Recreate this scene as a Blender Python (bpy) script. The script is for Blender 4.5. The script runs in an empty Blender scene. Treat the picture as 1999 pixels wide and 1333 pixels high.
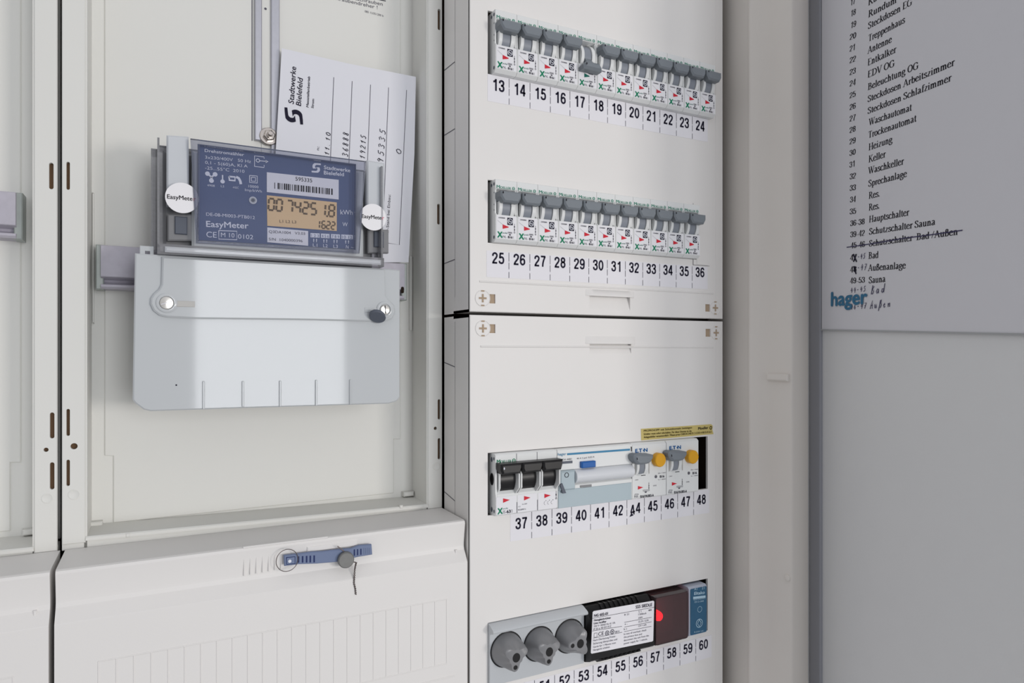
import bpy, bmesh, math, random
from mathutils import Vector, Matrix
from mathutils.geometry import tessellate_polygon

# ------------------------------------------------------------------ camera, world, light, exposure
SC = bpy.context.scene
COL = SC.collection
Z0 = 1.5                                   # camera height above the floor
FPX, CU, HV = 1333.0, 999.5, 686.0         # focal length in pixels, image centre, horizon row
TH = math.radians(27.4)                    # camera yaw to the right of the cabinet normal
CAM = Vector((0, -0.445, Z0))
FW = Vector((math.sin(TH), math.cos(TH), 0)); RT = Vector((math.cos(TH), -math.sin(TH), 0)); UP = Vector((0, 0, 1))
cd = bpy.data.cameras.new('camera'); cam = bpy.data.objects.new('camera', cd); COL.objects.link(cam)
cam.location = CAM; cam.rotation_euler = (math.radians(90), 0, -TH)
cd.sensor_width = 36; cd.lens = FPX / 1999 * 36; cd.shift_y = (HV - 666.5) / 1999; cd.clip_start = 0.01
SC.camera = cam
w = bpy.data.worlds.new('world'); SC.world = w; w.use_nodes = True
w.node_tree.nodes['Background'].inputs[0].default_value = (0.93, 0.95, 1.0, 1)
_nt = w.node_tree                          # soft room light, stronger from the ceiling than from the floor
_tc = _nt.nodes.new('ShaderNodeTexCoord'); _sx = _nt.nodes.new('ShaderNodeSeparateXYZ'); _mr = _nt.nodes.new('ShaderNodeMapRange')
_mr.inputs[1].default_value = -1; _mr.inputs[2].default_value = 1; _mr.inputs[3].default_value = 0.22; _mr.inputs[4].default_value = 0.54
_nt.links.new(_tc.outputs['Generated'], _sx.inputs[0]); _nt.links.new(_sx.outputs[2], _mr.inputs[0]); _nt.links.new(_mr.outputs[0], _nt.nodes['Background'].inputs[1])

def area(name, loc, target, sx, sy, power, color=(1, 1, 1)):
    l = bpy.data.lights.new(name, 'AREA'); l.shape = 'RECTANGLE'; l.size = sx; l.size_y = sy; l.energy = power; l.color = color
    o = bpy.data.objects.new(name, l); COL.objects.link(o); o.location = loc
    o.rotation_euler = (Vector(target) - Vector(loc)).to_track_quat('-Z', 'Y').to_euler()
    return o
# daylight through the window behind the photographer, and an added light for side shadows and falloff
area('window_light', (0.62, -3.85, Z0 + 0.06), (0.62, 0, Z0 + 0.06), 0.86, 1.60, 31, (0.95, 0.97, 1.0))
area('added_side_light', (0.97, -1.75, Z0 - 0.05), (0.15, 0, Z0 - .05), 0.30, 0.30, 7.0, (1.0, 0.95, 0.90))
SC.view_settings.view_transform = 'Standard'; SC.view_settings.look = 'None'
SC.view_settings.exposure = 0.28; SC.view_settings.gamma = 1.0; SC.view_settings.use_curve_mapping = False

# ------------------------------------------------------------------ materials
def lin(c): return tuple(((x / 255) / 12.92 if x / 255 <= .04045 else ((x / 255 + .055) / 1.055) ** 2.4) for x in c)
MATS = {}
def mat(name, rgb, rough=.5, spec=.3, metal=0., var=.02, scale=60., bump=0., bscale=900.):
    m = bpy.data.materials.new(name); m.use_nodes = True; nt = m.node_tree; p = nt.nodes['Principled BSDF']
    p.inputs['Roughness'].default_value = rough; p.inputs['Specular IOR Level'].default_value = spec; p.inputs['Metallic'].default_value = metal
    tc = nt.nodes.new('ShaderNodeTexCoord'); nz = nt.nodes.new('ShaderNodeTexNoise'); nz.inputs['Scale'].default_value = scale; nz.inputs['Detail'].default_value = 4
    mx = nt.nodes.new('ShaderNodeMix'); mx.data_type = 'RGBA'; c = lin(rgb)
    mx.inputs[6].default_value = (*[x * (1 - var) for x in c], 1); mx.inputs[7].default_value = (*[min(1, x * (1 + var)) for x in c], 1)
    nt.links.new(tc.outputs['Object'], nz.inputs['Vector']); nt.links.new(nz.outputs['Fac'], mx.inputs[0]); nt.links.new(mx.outputs[2], p.inputs['Base Color'])
    if bump:
        n2 = nt.nodes.new('ShaderNodeTexNoise'); n2.inputs['Scale'].default_value = bscale; bp = nt.nodes.new('ShaderNodeBump')
        bp.inputs['Strength'].default_value = bump; bp.inputs['Distance'].default_value = .0002
        nt.links.new(tc.outputs['Object'], n2.inputs['Vector']); nt.links.new(n2.outputs['Fac'], bp.inputs['Height']); nt.links.new(bp.outputs['Normal'], p.inputs['Normal'])
    MATS[name] = m; return m
def clear(name, tint, haze, hazecol, fres=.06, rough=.03):
    """see-through plastic: tinted transparency, a little milky scatter and a clear gloss"""
    m = bpy.data.materials.new(name); m.use_nodes = True; nt = m.node_tree; nt.nodes.remove(nt.nodes['Principled BSDF'])
    out = nt.nodes['Material Output']
    tr = nt.nodes.new('ShaderNodeBsdfTransparent'); tr.inputs[0].default_value = (*lin(tint), 1)
    df = nt.nodes.new('ShaderNodeBsdfDiffuse'); df.inputs[0].default_value = (*lin(hazecol), 1)
    nz = nt.nodes.new('ShaderNodeTexNoise'); nz.inputs['Scale'].default_value = 40
    mr = nt.nodes.new('ShaderNodeMapRange'); mr.inputs[3].default_value = haze * .85; mr.inputs[4].default_value = haze * 1.15
    gl = nt.nodes.new('ShaderNodeBsdfGlossy'); gl.inputs['Roughness'].default_value = rough
    lw = nt.nodes.new('ShaderNodeFresnel'); lw.inputs['IOR'].default_value = 1.0 + fres * 5
    m1 = nt.nodes.new('ShaderNodeMixShader'); m2 = nt.nodes.new('ShaderNodeMixShader'); L = nt.links.new
    L(nz.outputs['Fac'], mr.inputs[0]); L(mr.outputs[0], m1.inputs[0]); L(tr.outputs[0], m1.inputs[1]); L(df.outputs[0], m1.inputs[2])
    L(lw.outputs[0], m2.inputs[0]); L(m1.outputs[0], m2.inputs[1]); L(gl.outputs[0], m2.inputs[2]); L(m2.outputs[0], out.inputs[0])
    MATS[name] = m; return m
def glow(name, rgb, s):
    m = mat(name, rgb, .3); p = m.node_tree.nodes['Principled BSDF']
    p.inputs['Emission Color'].default_value = (*lin(rgb), 1); p.inputs['Emission Strength'].default_value = s; return m
IVORY = (226, 225, 220)
mat('ivory_plastic', IVORY, .5, .25, var=.02, scale=11, bump=.15)
mat('cover_plastic', (230, 227, 224), .45, .25, var=.012, scale=30, bump=.12)
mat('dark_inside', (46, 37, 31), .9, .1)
mat('tan_slot', (176, 156, 134), .8, .1, var=.08)
mat('brown_slot', (112, 88, 68), .9, .1, var=.15)
mat('steel_paint', (229, 223, 216), .45, .3, var=.01, bump=.2, bscale=500)
mat('door_paint', (221, 221, 221), .5, .25, var=.01, bump=.25, bscale=500)
mat('shadow_line_grey', (170, 171, 172), .6, .2)
mat('hinge_shade_grey', (160, 161, 167), .9, .1)
mat('zinc', (186, 186, 194), .42, .5, .55, var=.06, scale=300)
mat('zinc_dull', (186, 182, 192), .5, .3, 0., var=.12, scale=220)
mat('zinc_green', (168, 174, 170), .4, .4, .1, var=.1, scale=200)
mat('chrome', (205, 196, 190), .18, .5, 1.)
mat('screw_metal', (232, 228, 222), .22, .5, .85)
mat('paper', (226, 226, 232), .75, .15, var=.006)
mat('strip_paper', (232, 230, 234), .7, .15, var=.006)
mat('door_paper', (216, 215, 219), .7, .15, var=.006)
mat('ink', (38, 36, 52), .7, .1)
mat('ink_black', (34, 32, 38), .7, .1)
mat('ink_soft', (96, 94, 104), .7, .1)
mat('pen_ink', (70, 66, 96), .6, .1)
mat('stamp_blue', (66, 116, 148), .6, .1)
mat('meter_grey', (196, 199, 201), .05, .32, var=.006)
mat('meter_lug', (203, 206, 210), .35, .25)
mat('meter_dark', (140, 140, 142), .6, .2, var=.1)
mat('meter_blue', (82, 97, 133), .5, .2, var=.03)
mat('print_white', (226, 228, 236), .6, .15)
mat('display', (228, 192, 140), .35, .3, var=.02)
mat('segment', (104, 84, 58), .5, .2)
mat('sticker_white', (236, 234, 236), .35, .4)
mat('red_print', (206, 42, 58), .5, .2)
mat('pink_print', (214, 120, 140), .5, .2)
mat('green_print', (18, 128, 92), .5, .2)
mat('green_dark', (30, 104, 92), .5, .2)
mat('green_moeller', (70, 140, 120), .5, .2)
mat('breaker_white', (226, 227, 226), .38, .35, var=.01)
mat('breaker_side', (190, 188, 184), .5, .3, var=.02)
mat('label_white', (232, 231, 234), .5, .2)
mat('toggle_grey', (122, 128, 134), .42, .35, var=.03)
mat('drum_grey', (136, 141, 150), .4, .35, var=.02)
mat('black_plastic', (26, 25, 26), .35, .4, var=.1, scale=200)
mat('grey_blue_label', (176, 190, 196), .35, .3)
mat('lever_clear', (214, 216, 220), .22, .4)
mat('button_blue', (36, 96, 168), .35, .35)
mat('line_blue', (72, 134, 170), .5, .2)
mat('eaton_blue', (30, 92, 150), .5, .2)
mat('button_yellow', (222, 162, 34), .4, .35)
mat('tape_yellow', (204, 186, 118), .5, .2, var=.03)
mat('ink_olive', (88, 78, 44), .7, .1)
mat('fuse_base', (196, 199, 202), .3, .3)
mat('cap_grey', (134, 134, 136), .3, .4, var=.03)
mat('relay_blue', (50, 94, 124), .45, .3, var=.08, scale=200)
mat('relay_side', (176, 182, 196), .4, .3)
mat('relay_print', (176, 204, 220), .5, .2)
mat('strap_blue', (112, 125, 155), .45, .3, var=.03)
mat('strap_dark', (40, 52, 96), .6, .2)
mat('lead_grey', (122, 122, 120), .5, .35, .3, var=.08, scale=400)
mat('wire_grey', (120, 110, 108), .35, .4, .6)
mat('seal_dark', (92, 97, 108), .5, .3, var=.05)
clear('hood_clear', (228, 228, 230), .32, (210, 210, 213), .05, .06)
clear('window_clear', (232, 233, 240), .07, (200, 202, 212), .015, .08)
clear('lip_clear', (230, 231, 236), .62, (226, 228, 232), .06)
clear('frame_clear', (196, 198, 210), .30, (150, 154, 168), .05, .06)
clear('smoke_clear', (206, 188, 190), .16, (150, 128, 130), .07)
mat('lamp_base', (112, 104, 104), .6, .2, var=.2, scale=150)
glow('lamp_red', (255, 16, 34), 5.5)

# ------------------------------------------------------------------ geometry helpers
def ray(u, v): return FW + RT * ((u - CU) / FPX) + UP * ((HV - v) / FPX)
class Frame:
    """a real plane in the room: origin, right, up, outward normal"""
    def __init__(s, o, ex, ey, n): s.o, s.ex, s.ey, s.n = Vector(o), Vector(ex).normalized(), Vector(ey).normalized(), Vector(n).normalized()
    def p(s, a, b, c=0.): return s.o + s.ex * a + s.ey * b + s.n * c
    def at(s, u, v):
        d = ray(u, v); t = (s.o - CAM).dot(s.n) / d.dot(s.n); q = CAM + d * t - s.o
        return (q.dot(s.ex), q.dot(s.ey))
    def depth(s, u, v):
        a, b = s.at(u, v); return (s.p(a, b) - CAM).dot(FW)
    def pts(s, L): return [s.at(u, v) for u, v in L]
    def side(s): return Frame(s.o, s.n, s.ey, s.ex)      # profile frame: (c, b) extruded along a
def FR(y): return Frame((0, y, 0), (1, 0, 0), (0, 0, 1), (0, -1, 0))
LOC = Frame((0, 0, 0), (1, 0, 0), (0, 0, 1), (0, -1, 0))

def area2(p): return sum(p[i][0] * p[(i + 1) % len(p)][1] - p[(i + 1) % len(p)][0] * p[i][1] for i in range(len(p))) / 2
def inset(p, d):
    """offset a polygon inwards by d (outwards when negative)"""
    s = 1 if area2(p) > 0 else -1; n = len(p); out = []
    for i in range(n):
        a, b, c = Vector(p[i - 1]), Vector(p[i]), Vector(p[(i + 1) % n])
        e1, e2 = (b - a), (c - b)
        if e1.length < 1e-9 or e2.length < 1e-9: out.append(tuple(b)); continue
        e1.normalize(); e2.normalize(); n1 = Vector((-e1.y, e1.x)) * s; n2 = Vector((-e2.y, e2.x)) * s
        k = n1 + n2; q = k.dot(n1)
        out.append(tuple(b + (k * (d / q) if q > .2 else n1 * d)))
    return out
def rect(a0, b0, a1, b1): return [(a0, b0), (a1, b0), (a1, b1), (a0, b1)]
def rrect(a0, b0, a1, b1, r, n=4):
    o = []
    for cx, cy, s in ((a1 - r, b0 + r, -90), (a1 - r, b1 - r, 0), (a0 + r, b1 - r, 90), (a0 + r, b0 + r, 180)):
        for k in range(n + 1):
            t = math.radians(s + 90 * k / n); o.append((cx + r * math.cos(t), cy + r * math.sin(t)))
    return o
def circ(a, b, r, n=24, ry=None): return [(a + r * math.cos(2 * math.pi * k / n), b + (ry or r) * math.sin(2 * math.pi * k / n)) for k in range(n)]
def arc(a, b, r, d0, d1, n=8): return [(a + r * math.cos(math.radians(d0 + (d1 - d0) * k / n)), b + r * math.sin(math.radians(d0 + (d1 - d0) * k / n))) for k in range(n + 1)]

_TC = {}
def glyphs(s, bold=0., shear=0., space=1.):
    k = (s, bold, shear, space)
    if k not in _TC:
        c = bpy.data.curves.new('lettering', 'FONT'); c.body = s; c.size = 1; c.offset = bold; c.shear = shear; c.space_character = space; c.resolution_u = 3
        o = bpy.data.objects.new('lettering', c); m = bpy.data.meshes.new_from_object(o)
        V = [(v.co.x, v.co.y) for v in m.vertices]; F = [tuple(p.vertices) for p in m.polygons]
        x0 = min(v[0] for v in V); x1 = max(v[0] for v in V); V = [(x - x0, y) for x, y in V]
        bpy.data.objects.remove(o); bpy.data.curves.remove(c); bpy.data.meshes.remove(m)
        _TC[k] = (V, F, x1 - x0)
    return _TC[k]
CAP = .70

class B:
    def __init__(s): s.v, s.f, s.m, s.mats = [], [], [], []
    def mi(s, m):
        if m not in s.mats: s.mats.append(m)
        return s.mats.index(m)
    def add(s, vs, fs, m):
        o = len(s.v); s.v += [Vector(v) for v in vs]; k = s.mi(m)
        for f in fs: s.f.append([o + i for i in f]); s.m.append(k)
    def plate(s, fr, outer, c0, c1, m, holes=(), ch=0., mside=None, back=True, hch=0.):
        if area2(outer) < 0: outer = outer[::-1]
        holes = [h if area2(h) < 0 else h[::-1] for h in holes]
        fo = inset(outer, ch) if ch else outer; fh = [inset(h, -hch) if hch else h for h in holes]
        sgn = 1 if c1 > c0 else -1
        loops = [fo] + fh; flat = [q for L in loops for q in L]
        tris = tessellate_polygon([[Vector((a, b, 0)) for a, b in L] for L in loops]) if (holes or len(fo) > 4) else [tuple(range(len(fo)))]
        if holes or len(fo) > 4: tris = [tuple(t) for t in tris]
        s.add([fr.p(a, b, c1) for a, b in flat], tris, m)
        if back and not holes: s.add([fr.p(a, b, c0) for a, b in outer], [tuple(range(len(outer)))[::-1]], m)
        for L, Lf, chh in [(outer, fo, ch)] + list(zip(holes, fh, [hch] * len(holes))):
            n = len(L); rings = [[fr.p(a, b, c0) for a, b in L]]
            if chh: rings.append([fr.p(a, b, c1 - sgn * chh) for a, b in L])
            rings.append([fr.p(a, b, c1) for a, b in Lf])
            V = [v for r in rings for v in r]; F = []
            for r in range(len(rings) - 1):
                for i in range(n): F.append((r * n + i, r * n + (i + 1) % n, (r + 1) * n + (i + 1) % n, (r + 1) * n + i))
            s.add(V, F, mside or m)
    def box(s, fr, a0, a1, b0, b1, c0, c1, m, ch=0.): s.plate(fr, rect(a0, b0, a1, b1), c0, c1, m, ch=ch)
    def prism(s, fr, cb, a0, a1, m, ch=0.): s.plate(fr.side(), cb, a0, a1, m, ch=ch)
    def poly(s, fr, pts, c, m):
        if len(pts) <= 4: s.add([fr.p(a, b, c) for a, b in pts], [tuple(range(len(pts)))], m)
        else: s.add([fr.p(a, b, c) for a, b in pts], [tuple(t) for t in tessellate_polygon([[Vector((a, b, 0)) for a, b in pts]])], m)
    def ring(s, fr, a, b, r0, r1, c, m, n=24, d0=0, d1=360):
        V = []; F = []
        for k in range(n + 1):
            t = math.radians(d0 + (d1 - d0) * k / n)
            V += [fr.p(a + r0 * math.cos(t), b + r0 * math.sin(t), c), fr.p(a + r1 * math.cos(t), b + r1 * math.sin(t), c)]
        for k in range(n): F.append((2 * k, 2 * k + 1, 2 * k + 3, 2 * k + 2))
        s.add(V, F, m)
    def loft(s, rings, m, cap0=True, cap1=True):
        n = len(rings[0]); V = [v for r in rings for v in r]; F = []
        for r in range(len(rings) - 1):
            for i in range(n): F.append((r * n + i, r * n + (i + 1) % n, (r + 1) * n + (i + 1) % n, (r + 1) * n + i))
        if cap0: F.append(tuple(range(n))[::-1])
        if cap1: F.append(tuple(range((len(rings) - 1) * n, len(rings) * n)))
        s.add(V, F, m)
    def lathe(s, fr, a, b, prof, m, n=28):          # prof: (radius, c)
        s.loft([[fr.p(a + r * math.cos(2 * math.pi * k / n), b + r * math.sin(2 * math.pi * k / n), c) for k in range(n)] for r, c in prof], m)
    def tube(s, path, r, m, n=8, closed=False):
        P = [Vector(p) for p in path]; rings = []; N = len(P)
        for i in range(N):
            if closed: t = P[(i + 1) % N] - P[i - 1]
            else: t = P[min(i + 1, N - 1)] - P[max(i - 1, 0)]
            t.normalize(); x = t.cross(Vector((.31, .9, .17))).normalized(); y = t.cross(x)
            rings.append([P[i] + (x * math.cos(2 * math.pi * k / n) + y * math.sin(2 * math.pi * k / n)) * r for k in range(n)])
        if closed: rings.append(rings[0])
        s.loft(rings, m, not closed, not closed)
    def line(s, fr, pts, wd, c, m):
        P = [Vector(p) for p in pts]; V = []; N = len(P)
        for i in range(N):
            t = (P[min(i + 1, N - 1)] - P[max(i - 1, 0)])
            if t.length < 1e-9: t = Vector((1, 0))
            t.normalize(); q = Vector((-t.y, t.x)) * wd / 2
            V += [fr.p(*(P[i] + q), c), fr.p(*(P[i] - q), c)]
        s.add(V, [(2 * i, 2 * i + 1, 2 * i + 3, 2 * i + 2) for i in range(N - 1)], m)
    def text(s, fr, t, a, b, h, m, w=None, bold=0., align='l', c=.0002, ang=0., shear=0., sx=1., space=1.):
        V, F, W = glyphs(t, 0., shear, space); ky = h / CAP; kx = (w / W) if w else ky * sx
        off = {'l': 0, 'c': -W * kx / 2, 'r': -W * kx}[align]; ca, sa = math.cos(ang), math.sin(ang)
        q = []
        for x, y in V:
            X, Y = x * kx + off, y * ky; q.append(fr.p(a + X * ca - Y * sa, b + X * sa + Y * ca, c))
        s.add(q, F, m)
        if bold > 0:                                    # heavier weight: the same letters laid down again a hair apart
            for i, (dx, dy) in enumerate(((1, 0), (-1, 0), (0, .8), (0, -.8))):
                d = fr.ex * (dx * ca - dy * sa) + fr.ey * (dx * sa + dy * ca)
                s.add([v + d * (bold * 1.1 * ky) + fr.n * (.00001 * (i + 1)) for v in q], F, m)
    def ptext(s, fr, t, u0, v0, u1, v1, hp, m, bold=0., c=.0002, shear=0., space=1.):
        """text whose baseline runs between two points seen in the photograph, placed on the plane fr"""
        a0, b0 = fr.at(u0, v0); a1, b1 = fr.at(u1, v1); d = math.hypot(a1 - a0, b1 - b0)
        h = hp * fr.depth((u0 + u1) / 2, (v0 + v1) / 2) / FPX
        s.text(fr, t, a0, b0, h, m, w=d, bold=bold, c=c, ang=math.atan2(b1 - b0, a1 - a0), shear=shear, space=space)
    def build(s, name, parent=None, bevel=0., smooth=35):
        o0 = parent_world(parent); me = bpy.data.meshes.new(name)
        me.from_pydata([tuple(v - o0) for v in s.v], [], s.f)
        for m in s.mats: me.materials.append(MATS[m])
        me.polygons.foreach_set('material_index', s.m); me.update()
        bm = bmesh.new(); bm.from_mesh(me)
        bmesh.ops.remove_doubles(bm, verts=bm.verts, dist=1e-6)
        bmesh.ops.recalc_face_normals(bm, faces=bm.faces); bm.to_mesh(me); bm.free()
        me.polygons.foreach_set('use_smooth', [True] * len(me.polygons)); me.set_sharp_from_angle(angle=math.radians(smooth))
        o = bpy.data.objects.new(name, me); COL.objects.link(o)
        if parent: o.parent = parent
        if bevel:
            md = o.modifiers.new('bevel', 'BEVEL'); md.width = bevel; md.segments = 2; md.limit_method = 'ANGLE'; md.angle_limit = math.radians(40)
        return o
def parent_world(o):
    v = Vector((0, 0, 0))
    while o is not None: v = v + o.location; o = o.parent
    return v
def tag(o, label=None, cat=None, group=None, kind=None):
    for k, x in (('label', label), ('category', cat), ('group', group), ('kind', kind)):
        if x: o[k] = x
    return o
def thing(name, loc, label, cat, group=None):
    o = bpy.data.objects.new(name, None); COL.objects.link(o); o.location = loc; o.empty_display_size = .01
    return tag(o, label, cat, group)
def copy_tree(o, parent=None):
    c = o.copy(); COL.objects.link(c); c.parent = parent
    for ch in list(o.children): copy_tree(ch, c)
    return c

# handwriting: strokes in a unit box
HW = {'0': [[(.5, 1), (.2, .8), (.1, .4), (.25, .05), (.5, .05), (.65, .4), (.6, .8), (.45, 1)]],
      '1': [[(.15, .65), (.45, 1), (.3, 0)]],
      '2': [[(.1, .8), (.3, 1), (.55, .85), (.4, .5), (.05, .02), (.55, .05)]],
      '3': [[(.1, .9), (.4, 1), (.55, .8), (.25, .55), (.5, .35), (.35, .03), (.05, .08)]],
      '4': [[(.35, 1), (.1, .4), (.6, .45)], [(.5, .75), (.4, 0)]],
      '5': [[(.6, 1), (.25, .95), (.18, .6), (.45, .6), (.5, .25), (.3, .02), (.05, .1)]],
      '6': [[(.5, 1), (.2, .6), (.1, .2), (.3, .02), (.5, .2), (.4, .45), (.15, .35)]],
      '7': [[(.1, .95), (.6, 1), (.25, 0)], [(.15, .5), (.5, .52)]],
      '8': [[(.5, .85), (.3, 1), (.15, .8), (.45, .35), (.35, .03), (.1, .12), (.2, .4), (.5, .8)]],
      '9': [[(.5, .8), (.3, 1), (.12, .75), (.3, .55), (.52, .85), (.35, 0)]],
      '.': [[(.1, 0), (.16, .05)]], '-': [[(.1, .45), (.45, .5)]],
      'B': [[(.15, 0), (.3, 1), (.6, .85), (.25, .55), (.6, .3), (.4, .02), (.1, .05)]],
      'a': [[(.5, .45), (.25, .5), (.1, .2), (.25, 0), (.45, .2), (.5, .45), (.5, .05), (.6, .02)]],
      'd': [[(.45, .4), (.2, .45), (.1, .15), (.25, 0), (.45, .2), (.6, 1), (.5, .02)]],
      'A': [[(.05, 0), (.45, 1), (.55, 0)], [(.15, .4), (.6, .42)]],
      'u': [[(.1, .5), (.1, .1), (.3, .02), (.45, .5), (.5, .03)]],
      's': [[(.05, -.35), (.3, .9), (.5, .95), (.4, .6), (.6, .35), (.4, .02), (.25, .08)]],
      'e': [[(.1, .25), (.4, .35), (.3, .5), (.1, .25), (.25, 0), (.5, .12)]],
      'n': [[(.1, .45), (.15, 0), (.2, .35), (.4, .48), (.45, 0)]], 'm': [[(.1, .45), (.12, 0), (.3, .45), (.32, 0), (.5, .45), (.55, 0)]]}
def hand(b, fr, t, u0, v0, u1, v1, hp, m, wd, c=.0004, slant=.15):
    a0, b0 = fr.at(u0, v0); a1, b1 = fr.at(u1, v1); L = math.hypot(a1 - a0, b1 - b0); ex = Vector(((a1 - a0) / L, (b1 - b0) / L)); ey = Vector((-ex.y, ex.x))
    h = hp * fr.depth(u0, v0) / FPX; st = L / len(t)
    for i, chh in enumerate(t):
        for st_ in HW.get(chh, []):
            b.line(fr, [Vector((a0, b0)) + ex * (st * (i + x) + slant * h * y) + ey * (h * y) for x, y in st_], wd, c, m)
SEG = {'0': 'abcdef', '1': 'bc', '2': 'abged', '4': 'fgbc', '5': 'afgcd', '6': 'afgedc', '7': 'abc', '8': 'abcdefg', '3': 'abgcd'}
def seven(b, fr, ch, a, z, wd, h, t, m, c, slant=.06):
    S = {'a': ((0, 1), (1, 1)), 'b': ((1, 1), (1, .5)), 'c': ((1, .5), (1, 0)), 'd': ((0, 0), (1, 0)), 'e': ((0, .5), (0, 0)), 'f': ((0, 1), (0, .5)), 'g': ((0, .5), (1, .5))}
    for k in SEG.get(ch, ''):
        (x0, y0), (x1, y1) = S[k]; d = .06
        if x0 == x1: y0, y1 = y0 - d * (1 if y0 > y1 else -1), y1 + d * (1 if y0 > y1 else -1)
        else: x0, x1 = x0 + .1, x1 - .1
        b.line(fr, [(a + x0 * wd + y0 * h * slant, z + y0 * h), (a + x1 * wd + y1 * h * slant, z + y1 * h)], t, c, m)
def swirl(b, fr, a, z, h, m, c=.0003, ang=0.):
    """the round S-shaped emblem: two interlocking crescents"""
    ca, sa = math.cos(ang), math.sin(ang)
    def T(p): return (a + (p[0] * ca - p[1] * sa) * h, z + (p[0] * sa + p[1] * ca) * h)
    for s in (1, -1):
        o = arc(0, .14, .36, 55, 200, 10); i = arc(.06, .17, .20, 205, 60, 10)
        tail = [(-.16, -.14), (.02, -.02)]
        pts = [T((x * s, y * s)) for x, y in [(.46, .5), (.2, .5)] + arc(0, .12, .38, 110, 215, 10) + [(.04, -.06)] + arc(.08, .12, .20, 215, 100, 8) + [(.46, .34)]]
        b.poly(fr, pts, c, m)
# ------------------------------------------------------------------ stroke lettering: condensed sans figures and a bookish serif
def spline(p, n=6):
    P = [Vector(q) for q in p]; out = []
    for i in range(len(P) - 1):
        a, b_, c, d = P[max(i - 1, 0)], P[i], P[i + 1], P[min(i + 2, len(P) - 1)]
        if i == 0 and (P[0] - P[-1]).length < 1e-6: a = P[-2]
        if i == len(P) - 2 and (P[0] - P[-1]).length < 1e-6: d = P[1]
        for k in range(n):
            t = k / n; out.append(.5 * ((2 * b_) + (c - a) * t + (2 * a - 5 * b_ + 4 * c - d) * t * t + (3 * b_ - a - 3 * c + d) * t ** 3))
    return out + [P[-1]]
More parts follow.
